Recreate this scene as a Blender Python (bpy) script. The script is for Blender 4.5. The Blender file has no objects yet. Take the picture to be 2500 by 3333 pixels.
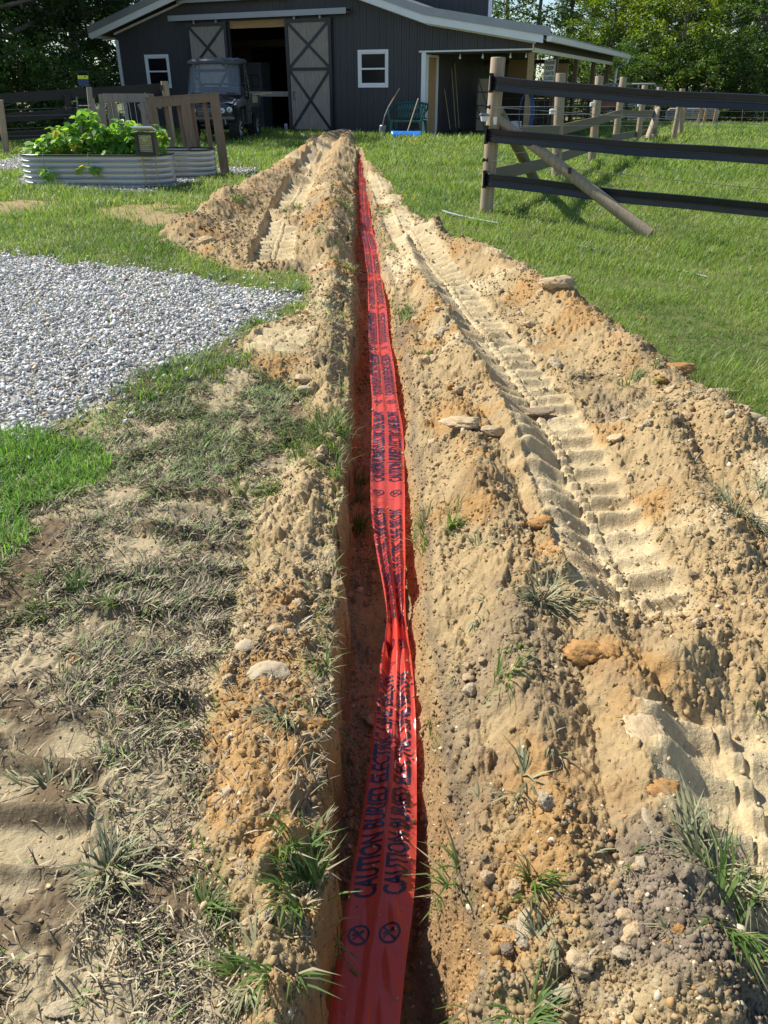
import bpy, bmesh, math, random
import numpy as np
from mathutils import Vector, Matrix, Euler
R = math.radians
rnd = random.Random(7)
scene = bpy.context.scene
# ---------------------------------------------------------------- camera, sky, sun, exposure
CAM_H = 1.6
PITCH = 28.5
cam_d = bpy.data.cameras.new('camera'); cam = bpy.data.objects.new('camera', cam_d)
scene.collection.objects.link(cam); scene.camera = cam
cam.location = (0, 0, CAM_H); cam.rotation_euler = (R(90-PITCH), 0, 0)
cam_d.sensor_fit = 'VERTICAL'; cam_d.sensor_height = 36.0; cam_d.lens = 27.0
cam_d.clip_start = 0.05; cam_d.clip_end = 3000
SUN_EL, SUN_AZ = 46.0, 30.0           # azimuth: degrees behind due left
sdir = Vector((-math.cos(R(SUN_EL))*math.cos(R(SUN_AZ)), math.cos(R(SUN_EL))*math.sin(R(SUN_AZ)), math.sin(R(SUN_EL))))
world = bpy.data.worlds.new("World"); scene.world = world; world.use_nodes = True
nt = world.node_tree; bg = nt.nodes['Background']
sky = nt.nodes.new('ShaderNodeTexSky'); sky.sky_type = 'NISHITA'; sky.sun_disc = False
sky.sun_elevation = R(SUN_EL); sky.sun_rotation = R(-(90-SUN_AZ)); sky.air_density = 1.0; sky.dust_density = .2; sky.ozone_density = 3.0
nt.links.new(sky.outputs[0], bg.inputs[0]); bg.inputs[1].default_value = 0.10
sun_d = bpy.data.lights.new('sun', 'SUN'); sun_d.energy = 5.0; sun_d.angle = R(0.5); sun_d.color = (1, .965, .90)
sun = bpy.data.objects.new('sun', sun_d); scene.collection.objects.link(sun)
sun.rotation_euler = sdir.to_track_quat('Z', 'Y').to_euler()
scene.view_settings.view_transform = 'Standard'; scene.view_settings.look = 'None'
scene.view_settings.exposure = 0.60; scene.view_settings.gamma = 1.0
try: scene.view_settings.use_curve_mapping = False
except Exception: pass
scene.render.engine = 'CYCLES'
scene.cycles.max_bounces = 7; scene.cycles.transparent_max_bounces = 10

# ---------------------------------------------------------------- helpers
C = scene.collection
def tag(o, label=None, cat=None, group=None, kind=None):
    if label: o['label'] = label
    if cat: o['category'] = cat
    if group: o['group'] = group
    if kind: o['kind'] = kind
    return o
def empty(name, loc, rz=0, label=None, cat=None, group=None):
    o = bpy.data.objects.new(name, None); C.objects.link(o); o.empty_display_size = .2
    o.location = loc; o.rotation_euler = (0, 0, rz)
    return tag(o, label, cat, group)
def link(name, me, m, parent=None, smooth=False):
    if m is not None:
        me.materials.clear(); me.materials.append(m)
    o = bpy.data.objects.new(name, me); C.objects.link(o); o.parent = parent
    if smooth: me.polygons.foreach_set('use_smooth', np.ones(len(me.polygons), bool))
    return o
def copy_tree(o, parent=None):
    c = o.copy(); C.objects.link(c); c.parent = parent
    for ch in list(o.children): copy_tree(ch, c)
    return c
class MB:
    def __init__(s): s.v = []; s.f = []
    def add(s, vs, fs):
        n = len(s.v); s.v += [tuple(v) for v in vs]; s.f += [tuple(i+n for i in q) for q in fs]; return s
    def box(s, c, d, rot=None):
        x, y, z = d[0]/2, d[1]/2, d[2]/2
        vs = [Vector((a, b, e)) for a in (-x, x) for b in (-y, y) for e in (-z, z)]
        if rot is not None:
            M = rot if isinstance(rot, Matrix) else Euler(rot).to_matrix()
            vs = [M @ v for v in vs]
        c = Vector(c)
        return s.add([v+c for v in vs], [(0,1,3,2),(4,6,7,5),(0,4,5,1),(2,3,7,6),(0,2,6,4),(1,5,7,3)])
    def bb(s, x0, x1, y0, y1, z0, z1): return s.box(((x0+x1)/2, (y0+y1)/2, (z0+z1)/2), (x1-x0, y1-y0, z1-z0))
    def bar(s, a, b, w, h=None, up=(0,0,1)):
        """rectangular bar from a to b; w across, h along 'up'"""
        a, b = Vector(a), Vector(b); h = h or w; d = b-a; L = d.length; d.normalize()
        upv = Vector(up); sx = d.cross(upv)
        if sx.length < 1e-4: sx = d.cross(Vector((0, 1, 0)))
        sx.normalize(); uz = sx.cross(d); M = Matrix((sx, d, uz)).transposed()
        return s.box((a+b)/2, (w, L, h), M)
    def tube(s, pts, r, n=8, caps=True):
        pts = [Vector(p) for p in pts]; rs = r if isinstance(r, (list, tuple)) else [r]*len(pts)
        vs, fs = [], []; pu = None
        for i, p in enumerate(pts):
            d = (pts[min(i+1, len(pts)-1)]-pts[max(i-1, 0)]).normalized()
            if pu is None:
                u = d.orthogonal().normalized()
            else:
                u = (pu-d*pu.dot(d)).normalized()
            w = d.cross(u); pu = u
            for k in range(n):
                a = 2*math.pi*k/n; vs.append(p+(u*math.cos(a)+w*math.sin(a))*rs[i])
        for i in range(len(pts)-1):
            for k in range(n):
                k2 = (k+1) % n; fs.append((i*n+k, i*n+k2, (i+1)*n+k2, (i+1)*n+k))
        if caps: fs.append(tuple(range(n))[::-1]); fs.append(tuple(range((len(pts)-1)*n, len(pts)*n)))
        return s.add(vs, fs)
    def lathe(s, prof, n=24, axis='z', c=(0,0,0)):
        """prof: list of (r, h)"""
        vs, fs = [], []
        for r, h in prof:
            for k in range(n):
                a = 2*math.pi*k/n; p = (r*math.cos(a), r*math.sin(a), h)
                if axis == 'x': p = (h, p[0], p[1])
                elif axis == 'y': p = (p[0], h, p[1])
                vs.append((p[0]+c[0], p[1]+c[1], p[2]+c[2]))
        for i in range(len(prof)-1):
            for k in range(n):
                k2 = (k+1) % n; fs.append((i*n+k, i*n+k2, (i+1)*n+k2, (i+1)*n+k))
        return s.add(vs, fs)
    def prism(s, poly, y0, y1):
        """poly of (x,z), extruded along y"""
        n = len(poly); vs = [(x, y0, z) for x, z in poly]+[(x, y1, z) for x, z in poly]
        fs = [tuple(range(n)), tuple(range(2*n-1, n-1, -1))]+[(i, n+i, n+(i+1) % n, (i+1) % n) for i in range(n)]
        return s.add(vs, fs)
    def grid(s, fn, nu, nv):
        vs = [fn(i/nu, j/nv) for i in range(nu+1) for j in range(nv+1)]
        fs = [(i*(nv+1)+j, (i+1)*(nv+1)+j, (i+1)*(nv+1)+j+1, i*(nv+1)+j+1) for i in range(nu) for j in range(nv)]
        return s.add(vs, fs)
    def build(s, name, m, parent=None, smooth=False, bevel=0, loc=None, fix=True, ang=40):
        me = bpy.data.meshes.new(name); me.from_pydata(s.v, [], s.f)
        if fix:
            b = bmesh.new(); b.from_mesh(me); bmesh.ops.recalc_face_normals(b, faces=b.faces); b.to_mesh(me); b.free()
        o = link(name, me, m, parent, smooth)
        if smooth:
            try: me.set_sharp_from_angle(angle=R(ang))
            except Exception: pass
        if loc: o.location = loc
        if bevel:
            md = o.modifiers.new('bevel', 'BEVEL'); md.width = bevel; md.segments = 2; md.limit_method = 'ANGLE'
        return o
def npmesh(name, V, F, m, parent=None, col=None, smooth=False, uv=None):
    """V (n,3); F list of (k, 3|4) int arrays; col (n,3)"""
    me = bpy.data.meshes.new(name); V = np.asarray(V, np.float32)
    me.vertices.add(len(V)); me.vertices.foreach_set('co', V.ravel())
    lv = np.concatenate([f.ravel() for f in F]).astype(np.int32)
    tot = np.concatenate([np.full(len(f), f.shape[1], np.int32) for f in F])
    st = np.concatenate([[0], np.cumsum(tot)[:-1]]).astype(np.int32)
    me.loops.add(len(lv)); me.loops.foreach_set('vertex_index', lv)
    me.polygons.add(len(tot)); me.polygons.foreach_set('loop_start', st); me.polygons.foreach_set('loop_total', tot)
    if smooth: me.polygons.foreach_set('use_smooth', np.ones(len(tot), bool))
    if col is not None:
        a = me.color_attributes.new('col', 'FLOAT_COLOR', 'POINT')
        c4 = np.ones((len(V), 4), np.float32); c4[:, :3] = col; a.data.foreach_set('color', c4.ravel())
    me.update(calc_edges=True)
    return link(name, me, m, parent)

# ---------------------------------------------------------------- materials
def N(t, k, **kw):
    n = t.nodes.new(k)
    for a, b in kw.items():
        if a in n.inputs: n.inputs[a].default_value = b
        else: setattr(n, a, b)
    return n
def pmat(name, base, rough=.6, metal=0, var=.2, scale=4., bump=0., bscale=40., stretch=(1,1,1), col2=None, attr=False, trans=0, coat=0, detail=6, spec=None, tcol=None):
    m = bpy.data.materials.new(name); m.use_nodes = True; t = m.node_tree; b = t.nodes['Principled BSDF']; L = t.links.new
    b.inputs['Roughness'].default_value = rough; b.inputs['Metallic'].default_value = metal
    if spec is not None: b.inputs['Specular IOR Level'].default_value = spec
    if coat: b.inputs['Coat Weight'].default_value = coat
    tc = N(t, 'ShaderNodeTexCoord'); mp = N(t, 'ShaderNodeMapping'); mp.inputs['Scale'].default_value = stretch
    L(tc.outputs['Object'], mp.inputs['Vector'])
    nz = N(t, 'ShaderNodeTexNoise', Scale=scale, Detail=detail, Roughness=.6); L(mp.outputs[0], nz.inputs['Vector'])
    mr = N(t, 'ShaderNodeMapRange'); mr.inputs['From Min'].default_value = .3; mr.inputs['From Max'].default_value = .7
    L(nz.outputs['Fac'], mr.inputs['Value'])
    mx = N(t, 'ShaderNodeMix', data_type='RGBA'); L(mr.outputs[0], mx.inputs[0])
    if attr:
        at_ = N(t, 'ShaderNodeAttribute', attribute_name='col')
        hs = N(t, 'ShaderNodeHueSaturation'); hs.inputs['Value'].default_value = 1-var; L(at_.outputs['Color'], hs.inputs['Color'])
        hs2 = N(t, 'ShaderNodeHueSaturation'); hs2.inputs['Value'].default_value = 1+var; L(at_.outputs['Color'], hs2.inputs['Color'])
        L(hs.outputs[0], mx.inputs[6]); L(hs2.outputs[0], mx.inputs[7])
    else:
        c2 = col2 or tuple(min(1, c*(1+var)) for c in base); c1 = tuple(c*(1-var) for c in base) if not col2 else base
        mx.inputs[6].default_value = (*c1, 1); mx.inputs[7].default_value = (*c2, 1)
    L(mx.outputs[2], b.inputs['Base Color'])
    if bump:
        n2 = N(t, 'ShaderNodeTexNoise', Scale=bscale, Detail=5., Roughness=.65); L(mp.outputs[0], n2.inputs['Vector'])
        bp = N(t, 'ShaderNodeBump', Strength=1., Distance=bump); L(n2.outputs['Fac'], bp.inputs['Height']); L(bp.outputs[0], b.inputs['Normal'])
    if trans:
        tr = N(t, 'ShaderNodeBsdfTranslucent'); ms = N(t, 'ShaderNodeMixShader'); ms.inputs[0].default_value = trans
        if tcol: 
            mu = N(t, 'ShaderNodeMix', data_type='RGBA', blend_type='MULTIPLY'); mu.inputs[0].default_value = 1; mu.inputs[7].default_value = (*tcol, 1)
            L(mx.outputs[2], mu.inputs[6]); L(mu.outputs[2], tr.inputs['Color'])
        else: L(mx.outputs[2], tr.inputs['Color'])
        L(b.outputs[0], ms.inputs[1]); L(tr.outputs[0], ms.inputs[2]); L(ms.outputs[0], t.nodes['Material Output'].inputs[0])
    return m
def wood(name, a, b, axis=2, rough=.8, bump=.0015, scale=3.):
    st = [18, 18, 18]; st[axis] = 1.2
    return pmat(name, a, rough, col2=b, scale=scale, stretch=tuple(st), bump=bump, bscale=6, detail=8)
M = {}

# ---------------------------------------------------------------- numpy noise
def _h(i, j, s):
    with np.errstate(over='ignore'):
        h = (i.astype(np.uint32)*np.uint32(374761393) + j.astype(np.uint32)*np.uint32(668265263) + np.uint32(s*974634 & 0xffffffff))
        h = (h ^ (h >> np.uint32(13)))*np.uint32(1274126177); h = h ^ (h >> np.uint32(16))
        h = h*np.uint32(2246822519); h = h ^ (h >> np.uint32(15))
    return (h.astype(np.float32))*np.float32(1/4294967296.)
def vn(x, y, s=0):
    xi = np.floor(x); yi = np.floor(y); fx = (x-xi).astype(np.float32); fy = (y-yi).astype(np.float32)
    xi = xi.astype(np.int64); yi = yi.astype(np.int64)
    fx = fx*fx*(3-2*fx); fy = fy*fy*(3-2*fy)
    a = _h(xi, yi, s); b = _h(xi+1, yi, s); c = _h(xi, yi+1, s); d = _h(xi+1, yi+1, s)
    return (a+(b-a)*fx)*(1-fy)+(c+(d-c)*fx)*fy
def fbm(x, y, sc, s=0, o=4, g=.5):
    """-1..1; sc = feature size in metres"""
    r = 0; a = 1.; t = 0; f = 1/sc
    ca, sa = .8, .6
    for k in range(o):
        r = r+a*(vn(x*f+17.3*k, y*f-9.1*k, s+k)*2-1); t += a; a *= g; f *= 2.03
        x, y = x*ca-y*sa, x*sa+y*ca
    return r/t
def cellb(x, y, size, s=0, dens=.6, flat=.8):
    """rounded lumps of radius up to size/2: height above ground"""
    f = 1/size; X = x*f; Y = y*f; X0 = X; X = X+.5*(vn(X*2.1, Y*2.1, s+31)-.5)+.3*(vn(X*4.7, Y*4.7, s+32)-.5); Y = Y+.5*(vn(X0*2.1+9, Y*2.1, s+33)-.5)+.3*(vn(X0*4.7, Y*4.7+5, s+34)-.5); xi = np.floor(X).astype(np.int64); yi = np.floor(Y).astype(np.int64); out = np.zeros(X.shape, np.float32)
    for i in (-1, 0, 1):
        for j in (-1, 0, 1):
            cx = xi+i; cy = yi+j
            jx = _h(cx, cy, s)*.9+.05; jy = _h(cx, cy, s+1)*.9+.05; rr = _h(cx, cy, s+2)
            rad = .22+.4*rr*rr; keep = _h(cx, cy, s+3) < dens
            ang = _h(cx, cy, s+4)*6.283; el = .65+.7*_h(cx, cy, s+5)
            dx = X-(cx+jx); dy = Y-(cy+jy); ca = np.cos(ang); sa = np.sin(ang)
            d2 = ((dx*ca+dy*sa)*el)**2+((-dx*sa+dy*ca)/el)**2
            h = np.sqrt(np.maximum(rad*rad-d2, 0))*keep
            out = np.maximum(out, h)
    return out*size*flat
def sm(a, b, x):
    t = np.clip((x-a)/(b-a), 0, 1); return t*t*(3-2*t)

# ---------------------------------------------------------------- where things stand (photo pixel -> point on the ground or at a known distance)
F_PX = 2500.; PR = R(PITCH); cP, sP = math.cos(PR), math.sin(PR)
def ray(u, v):
    a = (u-1250)/F_PX; b = -(v-1666.5)/F_PX
    return np.array([a, cP+b*sP, -sP+b*cP])
def base1(y): return np.interp(y, [-50, 0, 5, 10, 12, 18, 25, 40, 400], [-1, 0, .2, .39, .42, .47, .55, .7, 4])
def base(x, y):
    x = np.asarray(x, np.float64); y = np.asarray(y, np.float64)
    z = base1(y)
    z = z-.06*np.maximum(0, np.minimum(x, 12)-1.25)*(1-sm(9, 17, y))*sm(3, 8, y)
    return z
def gp(u, v, off=0):
    r = ray(u, v); t = .5
    while t < 200:
        q = r*t
        if CAM_H+q[2] <= float(base1(q[1]))+off: break
        t *= 1.0015
    return float(q[0]), float(q[1])
def at(u, v, Y):
    r = ray(u, v); q = r*Y/r[1]; return Vector((q[0], q[1], q[2]+CAM_H))
def PL(pts, off=0): return np.array([gp(u, v, off) for u, v in pts])
def dseg(x, y, P):
    """distance to polyline, along-length of nearest point, signed side offset"""
    best = np.full(x.shape, 1e9, np.float32); S = np.zeros(x.shape, np.float32); sg = np.zeros(x.shape, np.float32); acc = 0.
    for (x0, y0), (x1, y1) in zip(P[:-1], P[1:]):
        dx, dy = x1-x0, y1-y0; L = math.hypot(dx, dy)
        if L < 1e-6: continue
        t = np.clip(((x-x0)*dx+(y-y0)*dy)/(L*L), 0, 1)
        ex = x-(x0+t*dx); ey = y-(y0+t*dy); d = np.sqrt(ex*ex+ey*ey)
        k = d < best
        best = np.where(k, d, best); S = np.where(k, acc+t*L, S); sg = np.where(k, np.sign(ex*dy-ey*dx), sg); acc += L
    return best, S, sg
def sdp(x, y, P):
    """signed distance to polygon, + inside"""
    P = np.asarray(P); Q = np.vstack([P, P[:1]]); d, _, _ = dseg(x, y, Q)
    ins = np.zeros(x.shape, bool)
    for (x0, y0), (x1, y1) in zip(Q[:-1], Q[1:]):
        c = ((y0 > y) != (y1 > y)) & (x < (x1-x0)*(y-y0)/((y1-y0) if y1 != y0 else 1e-9)+x0); ins ^= c
    return np.where(ins, d, -d)
# ================================================================ THE GROUND
lipL = PL([(1160,485),(1150,560),(1145,700),(1140,850),(1132,1000),(1130,1200),(1128,1400),(1112,1600),(1098,1900),(1075,2200),(1055,2500),(1040,2700),(1010,3000),(965,3333),(900,3800)])
lipR = PL([(1178,485),(1190,560),(1218,700),(1240,800),(1262,900),(1275,1000),(1300,1150),(1318,1300),(1328,1500),(1335,1700),(1345,1900),(1362,2100),(1390,2300),(1425,2500),(1450,2700),(1490,2900),(1560,3050),(1600,3333),(1700,3800)])
def xlip(y, L):
    k = np.argsort(L[:, 1]); return np.interp(y, L[k, 1], L[k, 0])
Y_END = float(max(lipL[:, 1].max(), lipR[:, 1].max()))
RIDGES = [  # px polyline, height, half width
 (PL([(1300,800),(1380,950),(1480,1150),(1610,1350),(1720,1560),(1800,1800),(1900,2050),(1990,2250),(2090,2500),(2160,2900),(2250,3300)]), .085, .10),
 (PL([(1400,780),(1600,900),(1780,1010),(1960,1150),(2120,1290),(2280,1440),(2420,1600),(2520,1700)]), .13, .20),
 (PL([(2140,1480),(2300,1850),(2400,2050),(2560,2200)]), .11, .15),
 (PL([(1480,1420),(1560,1650),(1640,1900),(1690,2200),(1720,2600),(1740,3000)]), .085, .16),
 (PL([(1080,800),(1085,950),(1075,1150),(1060,1260),(1020,1600),(970,1900),(900,2150),(880,2300),(850,2500),(800,2700)]), .05, .10),
 (PL([(1015,2400),(985,2700),(950,3000),(900,3333),(860,3700)]), .10, .08),  # ridge added on the left lip to throw shade onto the near tape
 (PL([(1110,445),(1060,470),(980,530),(900,600),(800,670),(720,730),(640,770)]), .15, .28),
 (PL([(1130,455),(1085,560),(1075,650),(1060,740),(1075,830)]), .13, .20),
 (PL([(1010,470),(1110,448),(1150,440)]), .07, .5),
 (PL([(1350,1400),(1500,1500),(1560,1480)]), .07, .12),
 (PL([(2180,2250),(2330,2150),(2450,2240)]), .09, .10),
]
#        centreline, half width, lug pitch, lug height, sink
TRACKS = [
 (PL([(1310,745),(1370,830),(1460,950),(1540,1060),(1640,1200),(1730,1330),(1800,1470),(1880,1640),(1950,1800),(2020,1950),(2090,2080)]), .20, .135, .055, .035),
 (PL([(2290,2330),(2390,2520),(2480,2800),(2560,3050),(2640,3300)]), .25, .17, .05, .03),
 (PL([(1060,480),(1000,570),(940,680),(905,780),(880,870)]), .20, .20, .06, .10),
 (PL([(985,1085),(850,1180)]), .18, .13, .040, .01),
 (PL([(960,1380),(780,1600),(640,1850),(500,2200),(360,2600),(190,3100)]), .34, .16, .055, .012),
 (PL([(1215,560),(1255,640),(1285,710),(1310,770)]), .16, .22, .04, .02),
]
SOIL_R = PL([(1180,500),(1230,560),(1300,640),(1330,700),(1400,730),(1470,800),(1570,845),(1700,890),(1850,965),(1970,1040),(2070,1130),(2190,1190),(2290,1270),(2370,1340),(2440,1400),(2700,1560),(2950,1800),(3050,2400),(3000,3333),(2900,3900),(1600,3900),(1590,3333),(1480,2900),(1400,2300),(1330,1900),(1320,1500),(1260,900),(1200,700)])
SOIL_L = PL([(1155,430),(1070,436),(1010,448),(960,505),(870,560),(740,640),(640,730),(520,775),(560,800),(650,850),(740,870),(840,895),(950,880),(1010,900),(1030,960),(940,1060),(830,1090),(770,1140),(800,1210),(930,1260),(1000,1300),(1010,1420),(900,1560),(830,1650),(800,1800),(750,2000),(690,2200),(670,2500),(640,2800),(720,3000),(850,3333),(800,3900),(950,3900),(1000,3000),(1075,2200),(1128,1400),(1135,1000),(1145,700),(1158,500)])
BARE = PL([(300,700),(420,665),(560,650),(630,700),(560,745),(420,745)])
BARE2 = PL([(-200,655),(120,650),(220,670),(100,700),(-200,690)])
GRAVEL = PL([(-1500,800),(0,825),(200,850),(420,880),(600,900),(750,930),(890,955),(955,985),(880,1030),(790,1085),(690,1150),(560,1200),(440,1235),(300,1320),(150,1395),(0,1440),(-700,1700),(-2500,1700)])
GRAVEL2 = PL([(-400,515),(0,522),(60,508),(190,498),(185,515),(100,545),(0,560),(-400,560)])
GRAVEL3 = PL([(60,585),(70,605),(200,618),(480,624),(560,608),(640,592),(660,575),(560,560),(93,570)])
GRAVEL4 = PL([(700,550),(840,546),(835,566),(760,572),(700,575)])
LUSH = PL([(-600,1480),(0,1440),(110,1420),(270,1500),(270,1560),(170,1650),(120,1760),(40,1850),(0,1900),(-300,2000)])
DRY = PL([(-500,1445),(0,1440),(150,1395),(300,1320),(440,1235),(560,1198),(690,1150),(790,1090),(850,1130),(960,1230),(1100,1420),(960,1650),(870,2000),(820,2400),(850,2800),(960,3333),(900,3900),(-1500,3900),(-1500,1700)])
SOD = gp(2190, 3080)
def masks(x, y):
    w = fbm(x, y, .35, 50, 4); w2 = fbm(x, y, .1, 60, 3)
    sR = sdp(x+.0, y, SOIL_R)+.12*w+.04*w2; sL = sdp(x, y, SOIL_L)+.08*w+.04*w2
    b = np.maximum(sdp(x, y, BARE), sdp(x, y, BARE2))+.5*w+.2*w2-.03
    g = sdp(x, y, GRAVEL)+.16*w+.08*w2; g2 = np.maximum(np.maximum(sdp(x, y, GRAVEL2), sdp(x, y, GRAVEL3)), sdp(x, y, GRAVEL4))+.15*w
    d = sdp(x, y, DRY)+.15*w
    xl = xlip(y, lipL); xr = xlip(y, lipR)
    tr = (x > xl-.02) & (x < xr+.02) & (y < Y_END+.3) & (y > .3)
    soil = np.maximum(np.maximum(sm(-.03, .03, sR), sm(-.03, .03, sL)), tr*1.)
    return dict(soil=soil, sR=sR, sL=sL, bare=sm(-.1, .1, b), grav=sm(-.03, .03, np.maximum(g, g2)), dry=sm(-.1, .1, d)*(1-soil), g=g, g2=g2, w=w, w2=w2)
FACADE_O = Vector((0, 26, 0)); PHI = R(25)
def ground(x, y, full=True):
    """returns z, colour (n,3), masks"""
    x = np.asarray(x, np.float32); y = np.asarray(y, np.float32)
    z = base(x, y).astype(np.float32); m = masks(x, y); soil = m['soil']
    z = z+.03*fbm(x, y, 1.6, 5, 3)*sm(1, 3, y)+.012*fbm(x, y, .3, 9, 3)
    heap = np.zeros_like(z)
    for P, h, w in RIDGES:
        d, S, _ = dseg(x, y, P)
        hh = h*(.75+.5*vn(S*3.1+h*100, S*0, 21))*np.exp(-(d/w)**2*(1.0))*(1+.45*m['w'])
        heap = np.maximum(heap, hh)
    inside = np.clip(np.maximum(m['sR'], m['sL'])/.12, 0, 1)
    heap = heap*(.25+.75*inside)+.035*inside
    xr0 = xlip(y, lipR); heap = heap*(1-.85*sm(.16, .03, np.abs(x-xr0-.10))*(x > xr0-.1)*(y < 12))
    heap = heap*(1-.6*(x < xr0)*sm(.9, 1.6, y)*sm(4.5, 3.5, y))
    # tracks
    trk = np.zeros_like(z); lug = np.zeros_like(z); sink = np.zeros_like(z)
    for i, (P, hw, pitch, amp, sk) in enumerate(TRACKS):
        d, S, sg = dseg(x, y, P); t = d*sg
        Ltot = float(np.sum(np.hypot(*(np.diff(P, axis=0).T))))
        fade = sm(0, .12, S)*(1-sm(Ltot-.12, Ltot, S))
        inb = (1-sm(hw*.88, hw*1.06, d+.012*m['w2']))*fade
        patch = sm(-.55, -.2, fbm(x, y, .5, 77+i, 2)) if i not in (0, 4) else sm(-.95, -.55, fbm(x, y, .4, 78, 3)) if i == 0 else sm(-.1, .3, fbm(x, y, .45, 80, 3))
        inb = inb*patch*(1-soil if i == 4 else 1)
        off = np.where(t > 0, .5, 0.)*pitch
        ph = (S+off+.10*np.abs(t)**1.0*.8+.012*fbm(x, y, .12, 31, 2))/pitch
        q = np.abs((ph-np.floor(ph))*2-1)               # 1 on ridge ... 0
        asym = ph-np.floor(ph)
        ridge = sm(.0, .13, asym)*(1-sm(.16, .50, asym))
        rib = 1-sm(.012, .03, np.abs(t))
        ph2 = (S)/(pitch*.5); rr = sm(0, .2, ph2-np.floor(ph2))*(1-sm(.3, .8, ph2-np.floor(ph2)))
        prof = np.where(np.abs(t) < .03, np.maximum(ridge*.5, rib*(.35+.65*rr)), ridge)
        wear = .65+.6*fbm(x, y, .22, 41, 3)
        lug = np.where(inb > trk, prof*amp*wear*inb, lug); sink = np.where(inb > trk, sk*inb, sink); trk = np.maximum(trk, inb)
    # lumps
    rough = soil*(1-.84*trk)
    patchy = sm(-.35, .35, fbm(x, y, .45, 90, 3))
    smooth = sm(.12, .4, fbm(x+3, y, .5, 95, 2))*.75*(x > 0)
    lum = np.zeros_like(z); near = y < 30
    R_ = rough*(1-smooth*.7)
    lum += cellb(x+.03*m['w'], y, .16, 100, .22, .5)*patchy
    lum = np.maximum(lum, cellb(x, y+.02*m['w2'], .085, 110, .38, .62)*(.4+.6*patchy))
    lum = np.maximum(lum*.85+.5*cellb(x, y, .045, 120, .6, .75), cellb(x, y, .045, 120, .6, .75))
    if full:
        lum = lum+cellb(x, y, .022, 130, .6, .6)*.5+.010*np.abs(fbm(x, y, .018, 133, 2))
        lum = lum+cellb(x, y, .011, 140, .8, .5)*.5*(y < 5)
    bil = (1-np.abs(fbm(x, y, .11, 170, 4, .62))*2.2)
    lum = lum+(.020*np.abs(fbm(x, y, .10, 171, 3, .6))*2+.011*np.abs(fbm(x, y, .035, 175, 3, .6))*2)*(.5+.5*patchy)
    lum = lum+.05*np.maximum(fbm(x, y, .5, 178, 3, .55), 0)*sm(4, 7, y)
    lum = lum*R_+cellb(x, y, .03, 150, .3, .4)*soil*(1-R_)*.35
    und = (.035*fbm(x, y, .28, 12, 5, .58))*rough
    z = z+heap+und+lum-sink*(1-.25*soil)+lug
    z = z-.4*und*sm(.14, .02, np.abs(x-xr0-.03))*(y < 9)
    ks2 = sm(1.15, .6, np.hypot((x-SOD[0])/.16, (y-SOD[1])/.22)); z = z+ks2*(.04+.012*fbm(x, y, .02, 300, 3))
    # matted ground: small clots
    z = z+m['dry']*(1-soil)*(1-.7*trk)*(.012*np.abs(fbm(x, y, .05, 14, 3))*2+.012*fbm(x, y, .08, 15, 4)+.02*np.maximum(fbm(x, y, .35, 16, 2), 0))
    # trench
    wob = .03*fbm(y, x*0, .22, 70, 4, .6)+.03*fbm(y, x*0+5, .6, 71, 2)
    xl = xlip(y, lipL)+wob+.015*fbm(y*1., z*4, .08, 72, 3); xr = xlip(y, lipR)+.03+.07*sm(9, 5, y)*sm(.8, 1.5, y)+.02*fbm(y, x*0+9, .3, 73, 3)
    fend = 1-sm(Y_END-.6, Y_END+.3, y)
    tl = sm(0, 1, (x-xl-.02*fbm(x, y, .07, 79, 3))/(.03+.05*sm(3, 6, y)+.05*np.maximum(0, fbm(y, x*0+7, .5, 78, 2)))); trr = sm(0, 1, (xr+.03*fbm(x, y, .09, 76, 4, .6)-x)/((.11+.09*vn(y*2., y*0, 74))*(1-.45*sm(5, 9, y))))
    tm = tl*trr*fend*(y > -.5)
    floor = base(x, y)-np.interp(y, [0, 1, 3, 10, 20], [.42, .40, .32, .22, .12])+.025*fbm(x, y, .15, 75, 4)+cellb(x, y, .06, 160, .6, .6)+.6*cellb(x, y, .025, 165, .7, .6)+.05*sm(.08, 0, xr-x-.06)
    z = z*(1-tm)+np.minimum(floor, z)*tm
    # ---------------- colour of the materials themselves
    n1 = fbm(x, y, .6, 200, 4)[:, None]; n2 = fbm(x, y, .22, 210, 4)[:, None]; n3 = fbm(x, y, .05, 220, 3)[:, None]
    tan = np.array([.375, .27, .137]); pale = np.array([.56, .45, .265]); orange = np.array([.375, .20, .065]); dark = np.array([.20, .15, .095])
    c = np.repeat(tan[None], len(x), 0).astype(np.float32)
    k = sm(.05, .5, n1+.35*n3-.05)*(.35+.65*(1-patchy[:, None])); c = c*(1-k)+pale*k
    k = sm(.12, .42, fbm(x, y, .33, 240, 4)[:, None]+.15*n3)*.65; c = c*(1-k)+orange*k
    k = sm(.18, .45, fbm(x, y, .4, 250, 4)[:, None]+.2*n3)*.6; c = c*(1-k)+dark*k
    k = (sm(.04, .10, heap)*.14)[:, None]*sm(-.3, .4, n2); c = c*(1-k)+orange*.9*k
    k = (trk*.68)[:, None]*(.75+.35*sm(-.4, .4, n2)); k = np.clip(k, 0, 1); c = c*(1-k)+(pale*1.06)*k
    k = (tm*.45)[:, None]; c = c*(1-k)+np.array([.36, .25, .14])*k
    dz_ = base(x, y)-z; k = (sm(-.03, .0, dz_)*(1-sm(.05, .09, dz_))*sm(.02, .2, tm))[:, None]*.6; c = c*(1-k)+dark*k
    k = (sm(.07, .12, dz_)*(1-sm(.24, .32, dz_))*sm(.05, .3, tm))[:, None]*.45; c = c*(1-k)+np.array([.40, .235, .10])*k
    ks_ = sm(1.15, .7, np.hypot((x-SOD[0])/.16, (y-SOD[1])/.22)+.5*m['w2'])[:, None]*.85; c = c*(1-ks_)+np.array([.17, .135, .10])*(1+.5*n3)*ks_
    soilc = c*(1+.16*n3)
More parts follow.
